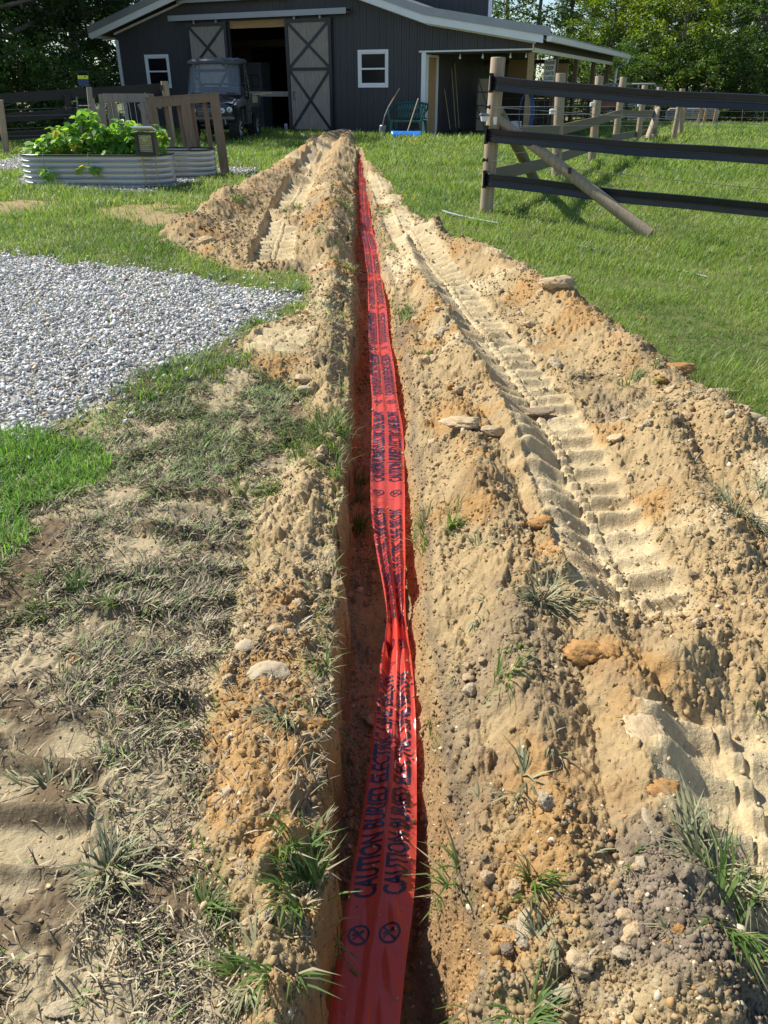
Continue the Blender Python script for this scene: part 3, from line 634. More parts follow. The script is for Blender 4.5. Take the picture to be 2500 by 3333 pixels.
T = [
 (1640,1110,60,130,'grey green tuft lying in the middle of the right machine track','d',.09),
 (1300,1030,60,260,'dense green tuft hanging on the right trench lip nearest the tape midway','g',.09),
 (1390,1150,40,70,'small green tuft on the slope right of the tape behind the upright clod','g',.08),
 (1360,1290,45,70,'flat sparse tuft on the slope right of the tape beside the upright clod','d',.08),
 (1430,1690,60,160,'bright green tuft right of the red tape, upper one above the twist','g',.11),
 (1550,1830,50,70,'dark sprawling tuft below the bright green one right of the tape','d',.09),
 (1780,2030,70,240,'blue green tuft with roots beside the pair of orange brown clods','d',.11),
 (1570,2010,50,60,'sparse dark tuft left of the blue green rooted tuft','d',.08),
 (1620,2270,36,60,'small broad bladed green seedling on the pale slope right of the tape','g',.10),
 (1700,2580,50,60,'thin grey sprig lying on the pale slope right of the tape','d',.10),
 (1440,2720,45,55,'green sprigs hanging on the right trench wall beside the lettering','g',.09),
 (1510,2770,30,30,'single thin curved sprig right of the wall sprigs','g',.12),
 (1740,2880,45,60,'yellow green tuft on the right slope above the large pale clay pad','g',.11),
 (1770,3070,45,50,'dark leafy sprig below the yellow green tuft at right','d',.09),
 (2390,1720,80,300,'large grey green grass clump near the right photo edge','d',.15),
 (2050,1290,60,120,'grass tuft on the crest of the right heap nearest the lawn','g',.11),
 (1850,1240,50,90,'thin brown tuft beside the track below the heap crest','s',.10),
 (2130,1400,60,140,'dark tuft on the lawn side slope of the right heap','d',.10),
 (2310,2870,90,300,'grey sod clump with green fringe in the lower right corner','d',.13),
 (2400,3060,80,150,'long green blades hanging below the grey sod clump lower right','g',.14),
 (1450,3150,90,240,'tuft on the right trench lip at the bottom beside the tape','g',.10),
 (1700,3280,60,80,'sparse tuft at the very bottom right of the trench','g',.10),
 (1080,1420,110,700,'thick green overhanging clump on the left trench lip beside the tape','g',.12),
 (1130,1500,70,300,'green clump drooping into the trench below the thick lip clump','g',.12),
 (930,940,60,240,'green clump between the far heap and the gravel tip','g',.10),
 (1040,820,50,120,'tuft on the left berm at the foot of the far heap','g',.09),
 (560,1215,110,600,'bright green clump at the lower rim of the gravel patch','g',.11),
 (720,1180,60,220,'green clump right of the bright one on the gravel rim','g',.10),
 (870,1040,60,160,'thin green clump at the pointed tip of the gravel','g',.10),
 (990,2900,100,190,'broad bladed green clump on the left trench lip near the bottom','g',.11),
 (940,2790,55,90,'upright green clump directly above the broad bladed one on the left lip','g',.10),
 (660,2930,55,110,'dark green tuft in the lower left matted grass','g',.08),
 (790,3160,60,90,'grey green tuft at the bottom left of the trench','d',.09),
 (860,3250,70,110,'pale green spreading tuft at the bottom on the left trench lip','g',.10),
 (250,1930,100,260,'bright green broad leaved tuft alone in the matted grass at left','g',.10),
 (360,2810,90,150,'grey flattened tuft of wide blades in the lower left','d',.12),
 (170,2560,90,130,'dead grey tuft near the left photo edge, lower part','d',.10),
 (660,1420,70,160,'small green tuft in the matted grass above centre left','g',.07),
 (780,1560,90,240,'low green tuft beside the pale bare pad left of the trench','g',.07),
 (1060,2160,40,60,'sparse yellow sprigs on the left trench lip beside the big pale slab','g',.09),
 (930,2330,50,110,'dead dark tuft hanging on the left berm','d',.10),
 (1120,860,40,180,'weed clump in the far part of the trench, lower one','g',.10),
 (1130,700,34,180,'weed clump in the far part of the trench, middle one','g',.11),
 (1140,570,26,160,'weed clump in the far part of the trench, upper one','g',.12),
 (950,690,40,180,'green clump on the far spoil heap between its two tracks','g',.10),
 (780,700,24,110,'small weed clump on the left shoulder of the far heap','g',.10),
 (1240,690,30,120,'green clump on the right trench lip opposite the far heap','g',.09),
 (1400,700,34,110,'brown sod lump at the lawn edge right of the trench','s',.08),
 (1255,800,34,130,'green clump on the right trench lip below the far one','g',.09),
]
for u, v, r_, n_, lab, tn, ln_ in T: tuft(u, v, r_, n_, lab, tn, ln_)
lx, ly = [], []
n_l = 0
while n_l < 60:
    y_ = float(np.exp(rng.uniform(math.log(.9), math.log(9)))); x_ = float(xlip(y_, lipL))-rnd.uniform(-.005, .05)
    tuft(0, 0, 30, 16, 'sparse sprig growing on the left trench rim', rnd.choice('gds'), .055, 'sprigs along the left trench rim', xy=(x_, y_), name='grass_sprig', cat='grass sprig', w=.0032); n_l += 1
n_l = 0
while n_l < 50:
    x_, y_ = (float(q[0]) for q in soil_points(1, .9, 9)); mm_ = ground(np.array([x_, x_]), np.array([y_, y_]), False)[2]
    if mm_['soil'][0] < .6 or mm_['tm'][0] > .01 or x_ < 0: continue
    tuft(0, 0, 26, 14, 'sparse uprooted sprig on the dug soil right of the trench', rnd.choice('gds'), .06, 'uprooted sprigs on the right bank', xy=(x_, y_), name='grass_sprig', cat='grass sprig', w=.0032); n_l += 1

M['root'] = pmat('root_fibre', (.20, .15, .10), .8, var=.3)
for k in range(26):
    y_ = float(np.exp(rng.uniform(math.log(.95), math.log(4.5)))); x_ = float(xlip(y_, lipL))+rnd.uniform(-.03, .03); mb = MB(); p = Vector((-.05, 0, .0)); pts = [p]; d = Vector((.9, rnd.uniform(-.5, .5), .2))
    for j in range(6): d = (d+Vector((rnd.uniform(-.5, .3), rnd.uniform(-.6, .6), -.55))).normalized(); p = p+d*rnd.uniform(.012, .028); pts.append(p)
    mb.tube(pts, [.0022-.0003*j for j in range(7)], 5, caps=False); o = mb.build('root', M['root'], fix=False); o.location = (x_, y_, gz(x_-.05, y_)-.005); tag(o, 'thin torn root dangling over the left trench wall', 'root', 'torn roots on the left trench wall')
# ================================================================ THE WARNING TAPE
TE = [(486,1168,1176),(500,1167,1180),(560,1168,1187),(600,1170,1195),(700,1172,1204),(760,1176,1215),(800,1184,1230),(850,1190,1236),(900,1197,1242),(1000,1198,1258),(1100,1200,1266),(1200,1203,1284),(1300,1211,1293),(1400,1210,1313),(1500,1207,1316),(1600,1205,1318),(1700,1210,1318),(1800,1225,1320),(1900,1246,1318),(2000,1262,1319),(2040,1264,1322),(2100,1247,1336),(2200,1233,1346),(2300,1222,1351),(2400,1212,1355),(2500,1200,1357),(2600,1188,1357),(2700,1170,1357),(2800,1152,1355),(2900,1135,1350),(3000,1117,1340),(3100,1102,1326),(3200,1086,1315),(3333,1065,1302),(3600,1030,1270)]
tl_, tr_ = [], []
for v, a_, b_ in TE:
    off = -np.interp(v, [486, 600, 900, 1300, 2000, 2600, 2850, 3333], [.08, .06, .13, .10, .15, .23, .24, .22])
    ga = gp((a_+b_)/2, v, off); Yc = ga[1]; A1 = at(a_, v, Yc); B1 = at(b_, v, Yc); tl_.append(A1); tr_.append(B1)
tl_ = np.array([list(p) for p in tl_])[::-1]; tr_ = np.array([list(p) for p in tr_])[::-1]     # near first
cen = (tl_+tr_)/2; sarc = np.concatenate([[0], np.cumsum(np.linalg.norm(np.diff(cen, axis=0), axis=1))]); SL = sarc[-1]
wid = np.linalg.norm(tr_-tl_, axis=1); TW = .165
def smoothed(S, arr):
    k = np.stack([np.interp(S+d, sarc, arr[:, i]) for i in range(3) for d in (0,)], -1)
    out = 0
    for d, wt in ((-.12, .1), (-.06, .2), (0, .4), (.06, .2), (.12, .1)): out = out+wt*np.stack([np.interp(np.clip(S+d*np.minimum(1, S/2+.3), 0, SL), sarc, arr[:, i]) for i in range(3)], -1)
    return out
def tape_pt(S, v):
    """S along (m), v across 0..1 -> point (numpy arrays). Width not taken up by the outline goes into lengthwise folds."""
    S = np.asarray(S, float); v = np.asarray(v, float)
    a = smoothed(S, tl_); b = smoothed(S, tr_); W = np.linalg.norm(b-a, axis=-1); slack = np.clip(TW/np.maximum(W, .02)-1, 0, 1.6)
    amp = .012*np.sqrt(slack+.02)
    vv = v+.03*np.sin(v*6.283)*np.sin(S*1.7)
    p = a+(b-a)*vv[..., None]
    kf = .9*np.exp(-((S-.75)/.6)**2)*np.exp(-((v-.8)/.16)**2); z = kf*.006*np.sin(S*52+3*np.sin(v*8))+amp*(np.sin(v*6.283*2.5+.9*np.sin(S*.9)+S*.35)+.5*np.sin(v*6.283*4.2-S*1.1+1))*np.sin(np.clip(v, 0, 1)*math.pi)**.35
    z = z+.010*np.sin(v*math.pi)*np.sin(S*2.1+1)+.004*np.sin(S*9+v*4)*np.exp(-((S-.9)/.8)**2)+.003*np.sin(S*6+v*7)+.012*(v-.5)*np.sin(S*1.3+2.)
    # light crinkles across
    z = z+.0035*np.sin(S*38+v*9+3*np.sin(S*5))*sm(.55, .9, fbm(S, v*.3, .35, 900, 2)+.6)
    # strong gathered fold at the waist
    kw = np.exp(-((S-S_W)/.22)**2); z = z+kw*(.022*np.cos((v-.5)*6.283*1.5+1.1*(S-S_W)/.2)+.02*(v < .33)*0)
    p[..., 2] += z; return p
S_W = float(np.interp(-float(cen[np.argmin(wid*(sarc < 6)+9*(sarc >= 6)), 1]), -cen[::1, 1][::-1], sarc[::-1]))
Sg = [0.]
while Sg[-1] < SL: Sg.append(Sg[-1]+.006+.0022*Sg[-1])
Sg = np.array(Sg); Sg[-1] = SL; vg = np.linspace(0, 1, 41); SS, VV = np.meshgrid(Sg, vg, indexing='ij'); P_ = tape_pt(SS, VV)
I = np.arange(SS.size).reshape(SS.shape); F_ = np.stack([I[:-1, :-1], I[:-1, 1:], I[1:, 1:], I[1:, :-1]], -1).reshape(-1, 4)
m = bpy.data.materials.new('red_film'); m.use_nodes = True; t = m.node_tree; b = t.nodes['Principled BSDF']; L = t.links.new
b.inputs['Base Color'].default_value = (.96, .125, .09, 1); b.inputs['Roughness'].default_value = .2; b.inputs['Specular IOR Level'].default_value = .75
tr = N(t, 'ShaderNodeBsdfTranslucent'); tr.inputs['Color'].default_value = (1., .15, .10, 1)
tp = N(t, 'ShaderNodeBsdfTransparent'); tp.inputs['Color'].default_value = (1, .22, .16, 1)
m1 = N(t, 'ShaderNodeMixShader'); m1.inputs[0].default_value = .45; L(b.outputs[0], m1.inputs[1]); L(tr.outputs[0], m1.inputs[2])
m2 = N(t, 'ShaderNodeMixShader'); m2.inputs[0].default_value = .16; L(m1.outputs[0], m2.inputs[1]); L(tp.outputs[0], m2.inputs[2]); L(m2.outputs[0], t.nodes['Material Output'].inputs[0])
nz = N(t, 'ShaderNodeTexNoise', Scale=9., Detail=4.); mp = N(t, 'ShaderNodeMapping'); mp.inputs['Scale'].default_value = (5, .8, 5); tc = N(t, 'ShaderNodeTexCoord')
L(tc.outputs['Object'], mp.inputs[0]); L(mp.outputs[0], nz.inputs['Vector']); bp = N(t, 'ShaderNodeBump', Strength=.5, Distance=.006); L(nz.outputs['Fac'], bp.inputs['Height']); L(bp.outputs[0], b.inputs['Normal'])
M['tape'] = m
tape = empty('warning_tape', tuple(cen[0]), 0, 'long red plastic caution tape with black lettering lying along the open trench', 'warning tape')
film = npmesh('film', (P_-cen[0]).reshape(-1, 3), [F_], M['tape'], tape, smooth=True)
M['ink'] = pmat('black_ink', (.018, .012, .03), .35, var=.2)
M['ink'].use_backface_culling = False
def text_mesh(s, size, font_scale=1.0, bold=.012, res=3):
    cu = bpy.data.curves.new('t', 'FONT'); cu.body = s; cu.size = size; cu.offset = bold*size; cu.resolution_u = res; cu.align_x = 'LEFT'
    o = bpy.data.objects.new('t', cu); C.objects.link(o); dg = bpy.context.evaluated_depsgraph_get()
    me = bpy.data.meshes.new_from_object(o.evaluated_get(dg)); bpy.data.objects.remove(o); bpy.data.curves.remove(cu); return me
def to_tape(me, fn, name, m, off=.0012):
    """me: flat mesh, x along the tape (m), y across (m)"""
    b = bmesh.new(); b.from_mesh(me)
    xs = [v.co.x for v in b.verts]; ysx = [v.co.y for v in b.verts]
    for k in np.arange(math.floor(min(xs)/.014)*.014, max(xs), .014): bmesh.ops.bisect_plane(b, geom=b.verts[:]+b.edges[:]+b.faces[:], plane_co=(k, 0, 0), plane_no=(1, 0, 0))
    for k in np.arange(math.floor(min(ysx)/.0041)*.0041, max(ysx), .0041): bmesh.ops.bisect_plane(b, geom=b.verts[:]+b.edges[:]+b.faces[:], plane_co=(0, k, 0), plane_no=(0, 1, 0))
    V = np.array([v.co[:] for v in b.verts]); S = V[:, 0]; v_ = V[:, 1]/TW+.5
    S = np.clip(S, 0, SL-.001); v_ = np.clip(v_, .01, .99); e = 1e-3
    p = tape_pt(S, v_); du = tape_pt(S+e, v_)-p; dv = tape_pt(S, v_+.005)-p; n = np.cross(dv, du); n /= np.linalg.norm(n, axis=1)[:, None]+1e-9
    n *= np.where(n[:, 2] < 0, -1, 1)[:, None]; p = p+n*(off+.0003*S[:, None]) - cen[0]
    for v, q in zip(b.verts, p): v.co = q
    m_ = bpy.data.meshes.new(name); b.to_mesh(m_); b.free(); o = link(name, m_, m, tape); return o
base_txt = text_mesh('CAUTION BURIED ELECTRIC LINE BELOW', .082, bold=.024)
tw_ = max(v.co.x for v in base_txt.vertices)
def sym_mesh():
    """no-digging sign: ring, slash, spade figure"""
    b = bmesh.new()
    def poly(pts): b.faces.new([b.verts.new((x, y, 0)) for x, y in pts])
    n = 26; R1, R0 = .0255, .0205
    for k in range(n):
        a0, a1 = 6.2832*k/n, 6.2832*(k+1)/n
        poly([(R0*math.cos(a0), R0*math.sin(a0)), (R1*math.cos(a0), R1*math.sin(a0)), (R1*math.cos(a1), R1*math.sin(a1)), (R0*math.cos(a1), R0*math.sin(a1))])
    poly([(-.0165, -.0125), (-.013, -.016), (.0165, .0125), (.013, .016)])
    poly([(-.013, .012), (-.011, .014), (.004, 0), (.002, -.002)]); poly([(.002, -.003), (.006, .001), (.013, -.006), (.011, -.011), (.007, -.012)])
    poly([(-.004, .012), (0, .016), (.004, .012), (0, .008)]); poly([(.0, .009), (.003, .011), (.010, .003), (.007, .000)])
    me = bpy.data.meshes.new('s'); b.to_mesh(me); b.free(); return me
sym = sym_mesh()
# place a repeat every 1.0 m; symbol centres measured on the photo
def S_at(v): return float(np.interp(-v, [-q[0] for q in TE][::-1], sarc))
s0 = S_at(3045); per = 1.0
def place(me, s, vc, kx, ky, name):
    c = me.copy(); 
    for q in c.vertices: q.co = (s+q.co.x*kx, vc-q.co.y*ky, 0)
    return to_tape(c, None, name, M['ink'])
k = 0
sy_list = [s0]
marks_me = []
while sy_list[-1]+per < SL-.5: sy_list.append(sy_list[-1]+per)
for i, s in enumerate(sy_list):
    for vc in (-.042, .036):
        place(sym, s, vc+.0, 1.05, 1.05, 'no_digging_symbol')
        L0 = .135; Lt = per-.135-.10
        place(base_txt, s+L0*.75, vc+.0265, Lt/tw_, 1., 'lettering')

nd = 700; s_ = rng.uniform(.1, 7, nd); v_ = np.where(rng.random(nd) < .6, np.where(rng.random(nd) < .5, rng.beta(1, 7, nd), 1-rng.beta(1, 7, nd)), rng.random(nd)); q_ = tape_pt(s_, np.clip(v_, .02, .98))
sz_ = np.clip(rng.lognormal(-6.0, .6, nd), .001, .008)*(.8+.15*s_); cd_ = np.array([.40, .30, .17])*(.7+.5*rng.random((nd, 1)))
do = scatter_stones('dirt_specks', q_[:, 0], q_[:, 1], q_[:, 2]+sz_*.4, sz_, cd_, M['crumb'], crumb_p, .8); tag(do, 'specks of sandy soil spilled onto the red tape', 'dirt', kind='stuff')
# ================================================================ THE BARN
def SL(o, label): o['label'] = label; return o
M['siding'] = pmat('dark_siding', (.060, .056, .060), .5, var=.18, scale=.7, stretch=(1, 1, .3), bump=.0008, bscale=90, spec=.4)
M['white'] = pmat('white_trim', (.84, .84, .84), .45, var=.04, scale=3)
M['roofm'] = pmat('grey_roof_metal', (.30, .31, .33), .38, metal=.35, var=.08, scale=2)
M['soffit'] = wood('soffit_boards', (.16, .10, .06), (.28, .19, .11), 1)
M['barnwood'] = wood('weathered_boards', (.24, .195, .155), (.42, .35, .29), 2, bump=.002)
M['blackmetal'] = pmat('black_frame', (.014, .016, .022), .4, var=.2)
M['newwood'] = wood('new_lumber', (.40, .23, .10), (.55, .34, .17), 0)
M['osb'] = pmat('tan_board', (.33, .22, .11), .8, col2=(.46, .32, .17), scale=20)
M['glass_dark'] = pmat('window_glass', (.006, .008, .012), .15, var=.1, spec=.14)
M['concrete'] = pmat('concrete_floor', (.24, .22, .20), .9, var=.15, scale=2, bump=.002)
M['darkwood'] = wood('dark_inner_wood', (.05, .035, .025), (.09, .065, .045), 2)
BZ = .50
barn = empty('barn', (0, 26, 0), -PHI, 'large dark sided barn with white trim, grey metal roof and a side lean-to', 'barn')
def roofz(s):
    a = 3.42+.265*(s+10.44); b = 3.50-.31*(s-1.41); c = 3.50-.162*(s-1.41)
    return min(a, b) if s < 1.41 else c
SMIN, SMID, SMAX, DEP = -9.92, 1.28, 4.55, 11.4
wins = [(-8.72, -7.88, 1.88, 2.70), (-.77, .07, 1.87, 2.69)]
opens = wins+[(-5.35, -3.22, 0, 3.62)]
edges = sorted(set([SMIN, SMID]+[e for o in opens for e in o[:2]]))
def wall_strips(mb, edges, fn, z0, b0=0., th=.045, gap=.010, pitch=.229):
    for a, b in zip(edges[:-1], edges[1:]):
        n = max(1, round((b-a)/pitch)); w = (b-a)/n
        for k in range(n):
            x0, x1 = a+k*w+gap/2, a+(k+1)*w-gap/2; xm = (x0+x1)/2
            segs = [(z0, fn(x0), fn(x1))]
            for o in opens:
                if o[0]-1e-6 < xm < o[1]+1e-6:
                    segs = [(z0, o[2], o[2])]*(o[2] > z0+.01)+[(o[3], fn(x0), fn(x1))]
            for lo, h0, h1 in segs:
                mb.prism([(x0, lo), (x1, lo), (x1, h1), (x0, h0)], b0, b0+th)
                for q in (.33, .66):
                    xr_ = x0+(x1-x0)*q; hh = min(fn(xr_-.006), fn(xr_+.006)) if lo != segs[0][0] or h0 != h1 or len(segs) == 1 else h0
                    hh = min(hh, h0 if abs(h0-h1) < 1e-6 else hh); mb.bb(xr_-.006, xr_+.006, b0-.006, b0-.0005, lo+.004, hh-.006)
mb = MB(); wall_strips(mb, edges, lambda s: roofz(s)-.13, BZ)
wall_strips(mb, [SMID, 4.42], lambda s: roofz(s)-.13, 2.70)
mb.build('wall', M['siding'], barn)
# backing sheet behind the seams
mb = MB()
for a, b, lo, hi in ((SMIN, -8.72, BZ, None), (-8.72, -7.88, BZ, 1.88), (-8.72, -7.88, 2.70, None), (-7.88, -5.35, BZ, None), (-5.35, -3.22, 3.62, None), (-3.22, -.77, BZ, None), (-.77, .07, BZ, 1.87), (-.77, .07, 2.69, None), (.07, 1.28, BZ, None), (1.28, 4.42, 2.70, None)):
    n = 6
    for k in range(n):
        x0, x1 = a+(b-a)*k/n, a+(b-a)*(k+1)/n
        mb.prism([(x0, lo), (x1, lo), (x1, hi or roofz(x1)-.14), (x0, hi or roofz(x0)-.14)], .046, .07)
mb.build('wall_backing', M['siding'], barn)
mb = MB(); mb.bb(SMIN, SMIN+.06, .07, DEP, BZ, 3.35); mb.bb(SMIN, SMID, DEP, DEP+.06, BZ, 3.35); mb.prism([(SMIN, 3.35), (SMID, 3.35), (-3.9, 4.95)], DEP, DEP+.06)
mb.build('rear_and_side_walls', M['siding'], barn)
mb = MB(); w0 = [SMID]; mb.bb(SMID-.06, SMID, .9, DEP, BZ, 3.45)
k = 1.15
while k < DEP: mb.bb(SMID, SMID+.02, k, k+.215, BZ, 3.40); k += .229
mb.build('inner_side_wall', M['siding'], barn)
# roof
mb = MB(); t = .07
for s0, s1, z0, z1 in ((-10.62, -3.9, roofz(-10.62)+.02, roofz(-3.9)+.02), (-3.9, 1.41, roofz(-3.9)+.02, roofz(1.41)+.02), (1.41, 4.92, roofz(1.41)+.02, roofz(4.92)+.02)):
    mb.prism([(s0, z0), (s1, z1), (s1, z1+t), (s0, z0+t)], -.44, DEP+.4)
    n = int((DEP+.8)/.6)
mb.build('roof', M['roofm'], barn)
mb = MB()
for s0, s1 in ((-10.55, -3.9), (-3.9, 1.41), (1.41, 4.85)):
    z0, z1 = roofz(s0)-.012, roofz(s1)-.012; mb.prism([(s0, z0-.02), (s1, z1-.02), (s1, z1), (s0, z0)], -.40, DEP+.3)
mb.build('soffit', M['soffit'], barn)
mb = MB()
for s0, s1 in ((-10.66, -3.9), (-3.9, 1.41), (1.41, 4.98)):
    z0, z1 = roofz(s0)+.03, roofz(s1)+.03; mb.prism([(s0, z0), (s1, z1), (s1, z1+.2), (s0, z0+.2)], -.475, -.442)
mb.build('rake_trim', M['roofm'], barn)
mb = MB()
for s0, s1 in ((-10.58, -3.9), (-3.9, 1.41), (1.41, 4.80)):
    z0, z1 = roofz(s0)-.15, roofz(s1)-.15; mb.prism([(s0, z0), (s1, z1), (s1, z1+.18), (s0, z0+.18)], -.45, -.405)
mb.build('fascia', M['white'], barn)
mb = MB()
for s0, s1 in ((-9.96, -3.9), (-3.9, 1.41), (1.41, 4.5)):
    z0, z1 = roofz(s0)-.19, roofz(s1)-.19; mb.prism([(s0, z0), (s1, z1), (s1, z1+.06), (s0, z0+.06)], -.03, -.001)
mb.bb(-10.5, -9.96, -.02, .04, 3.22, 3.26)
mb.build('frieze_trim', M['white'], barn)
mb = MB(); mb.bb(-10.66, -10.58, -.46, DEP+.3, 3.28, 3.44); mb.build('left_gutter', M['white'], barn)
# gutter along the lean-to eave with downspout
mb = MB(); gzv = roofz(4.92)
mb.prism([(4.90, gzv-.10), (5.02, gzv-.10), (5.06, gzv+.02), (4.90, gzv+.02)], -.46, DEP+.4); g_ = mb.build('gutter', M['white'], barn)
mb = MB(); mb.tube([(4.98, DEP+.2, gzv-.1), (4.98, DEP+.2, gzv-.2), (4.62, DEP+.1, gzv-.42), (4.58, DEP+.1, 1.0), (4.58, DEP+.1, .6)], .045, 8); mb.build('downspout', M['white'], g_)
mb = MB(); mb.bb(4.38, 4.46, .08, DEP, 2.62, 2.72); mb.bb(4.64, 4.68, -.1, DEP, 2.90, 2.93); mb.build('eave_trim', M['white'], barn)
mb = MB(); mb.bb(4.40, 4.45, .08, DEP, 2.72, 2.95); mb.build('eave_beam', M['siding'], barn)
# corner trims, header trim
mb = MB(); mb.bb(SMIN-.02, SMIN+.10, -.035, -.008, BZ, 3.22); mb.build('corner_trim', M['white'], barn)
mb = MB(); mb.bb(1.20, 1.33, -.035, -.008, BZ, 2.66); mb.bb(1.285, 1.33, -.006, .09, BZ, 2.62); mb.build('corner_trim', M['white'], barn)
mb = MB(); mb.bb(1.12, 4.44, -.045, -.008, 2.665, 2.705); mb.bb(4.425, 4.455, -.045, -.008, 2.705, 2.93); mb.build('header_trim', M['white'], barn)
# windows
for a, b, lo, hi in wins:
    mb = MB(); 
    for q in ((a-.075, a, lo-.075, hi+.075), (b, b+.075, lo-.075, hi+.075), (a, b, hi, hi+.075), (a, b, lo-.075, lo)): mb.bb(q[0], q[1], -.03, .05, q[2], q[3])
    fr = mb.build('window', M['white'], barn, bevel=.004)
    mm_ = (lo+hi)/2; mb = MB()
    for q in ((a, a+.035, lo, hi), (b-.035, b, lo, hi), (a+.035, b-.035, mm_-.022, mm_+.022), (a+.035, b-.035, hi-.035, hi), (a+.035, b-.035, lo, lo+.045)): mb.bb(q[0], q[1], -.008, .03, q[2], q[3])
    mb.build('sash', M['white'], fr)
    mb = MB(); mb.bb(a+.03, b-.03, .008, .014, lo+.03, mm_); mb.bb(a+.03, b-.03, .018, .024, mm_, hi-.03); mb.build('pane', M['glass_dark'], fr)
# sliding doors
def sdoor(s0, s1, z0, z1, handle):
    fr = MB(); b0, b1 = -.10, -.055; fw = .10
    for q in ((s0, s0+fw, z0, z1), (s1-fw, s1, z0, z1), (s0+fw, s1-fw, z1-fw, z1), (s0+fw, s1-fw, z0, z0+.05)): fr.bb(q[0], q[1], b0, b1, q[2], q[3])
    zm = z0+(z1-z0)*.565; fr.bb(s0+fw, s1-fw, b0-.001, b1, zm-.04, zm+.04)
    for za, zb in ((z0+.05, zm-.04), (zm+.04, z1-fw)):
        fr.bar((s0+fw, b0+.018, za), (s1-fw, b0+.018, zb), .030, .075, up=(1, 0, 0)); fr.bar((s1-fw, b0+.022, za), (s0+fw, b0+.022, zb), .028, .075, up=(1, 0, 0))
    f_ = fr.build('sliding_door', M['blackmetal'], barn)
    mb = MB(); n = 11; w = (s1-s0-2*fw)/n
    for k in range(n):
        j = rnd.uniform(0, .004); mb.bb(s0+fw+k*w+.0015, s0+fw+(k+1)*w-.0015, -.072+j, -.056, z0+.03, z1-.05)
    mb.build('planks', M['barnwood'], f_)
    if handle:
        mb = MB(); x = s0+.22; mb.tube([(x, -.075, 1.46), (x+.005, -.13, 1.50), (x+.005, -.135, 1.60), (x, -.13, 1.66), (x, -.075, 1.70)], .011, 6); mb.build('handle', M['blackmetal'], f_)
    mb = MB(); 
    for x in (s0+.35, s1-.35): mb.bb(x-.03, x+.03, -.12, -.06, z1-.02, z1+.12)
    mb.build('hanger', M['roofm'], f_)
sdoor(-3.26, -1.68, .60, 3.60, True); sdoor(-6.93, -5.38, .60, 3.60, False)
# track covers
mb = MB(); mb.prism([(-7.46, 3.70), (-1.09, 3.70), (-1.09, 3.725), (-7.46, 3.725)], -.24, -.0); mb.prism([(-7.46, 3.66), (-1.09, 3.66), (-1.09, 3.80), (-7.46, 3.80)], -.26, -.24)
mb.bb(-7.46, -1.09, -.24, -.01, 3.79, 3.81); mb.build('door_track_cover', M['roofm'], barn)
mb = MB(); mb.bb(-6.75, -3.2, -.24, -.0, 4.12, 4.15); mb.bb(-7.05, -3.0, -.27, -.24, 4.12, 4.30); mb.bb(-7.05, -3.0, -.24, -.01, 4.28, 4.30); mb.build('loft_track_cover', M['roofm'], barn)
mb = MB(); mb.bb(-5.45, -3.15, .075, .16, 3.42, 3.68); mb.build('door_header', M['newwood'], barn)
# floor, inside
mb = MB(); mb.bb(SMIN+.06, SMID-.06, .0, DEP, BZ-.1, .585); mb.build('floor', M['concrete'], barn)
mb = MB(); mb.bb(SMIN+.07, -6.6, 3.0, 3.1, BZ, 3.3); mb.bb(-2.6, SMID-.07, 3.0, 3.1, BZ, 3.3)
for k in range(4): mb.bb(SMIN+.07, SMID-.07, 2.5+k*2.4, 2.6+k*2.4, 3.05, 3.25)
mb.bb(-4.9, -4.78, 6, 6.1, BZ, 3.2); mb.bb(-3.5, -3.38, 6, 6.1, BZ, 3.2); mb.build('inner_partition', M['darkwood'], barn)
# lean-to: posts, stall panels, inner door
for b_ in (.15, 2.9, 5.6, 8.4, 11.1):
    mb = MB(); mb.bb(4.27, 4.41, b_, b_+.14, BZ-.1, 2.70); mb.build('porch_post', M['osb'] if b_ < 1 else M['soffit'], barn)
mb = MB(); mb.bb(SMID+.02, SMID+.07, .10, .95, 2.55, 2.62); mb.bb(SMID+.02, SMID+.07, .86, .95, BZ+.02, 2.55); mb.bb(SMID+.02, SMID+.07, .10, .16, BZ+.02, 2.55); mb.bb(SMID+.02, SMID+.07, .16, .86, .56, .60)
d_ = mb.build('side_door', M['white'], barn)
mb = MB(); mb.bb(SMID-.02, SMID+.018, .17, .85, .61, 2.54); mb.build('door_leaf', M['newwood'], d_)
mb = MB(); mb.bb(2.25, 3.0, 5.0, 5.05, 1.75, 2.62); mb.build('stall_panel', M['osb'], barn); mb = MB(); mb.bb(3.55, 4.25, 5.0, 5.05, 1.55, 2.5); mb.build('stall_panel', M['osb'], barn)
mb = MB(); 
for k in range(5): mb.bb(SMID+.05, 4.3, 5.06, 5.1, .55+k*.24, .55+k*.24+.225)
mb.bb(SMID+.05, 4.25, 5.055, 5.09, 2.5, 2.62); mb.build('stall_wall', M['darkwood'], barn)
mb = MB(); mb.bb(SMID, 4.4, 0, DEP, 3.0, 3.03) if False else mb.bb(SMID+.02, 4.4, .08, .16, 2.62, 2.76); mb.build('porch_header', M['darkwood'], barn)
# raised rear storey
mb = MB(); wall_strips_open = opens; opens = []
wall_strips(mb, [-9.3, SMID], lambda s: 6.0, 3.4, b0=5.7); mb.bb(-9.3, SMID, 5.746, 5.95, 4.2, 6.0); mb.build('upper_storey', M['siding'], barn)
mb = MB(); mb.bb(SMID-.07, SMID+.05, 5.66, 5.69, 3.5, 6.0); mb.build('corner_trim', M['white'], barn)
opens = wall_strips_open
mb = MB(); mb.prism([(-9.8, 6.0), (1.8, 6.0), (-4.0, 8.0)], 5.3, 6.3); mb.build('upper_roof', M['roofm'], barn)
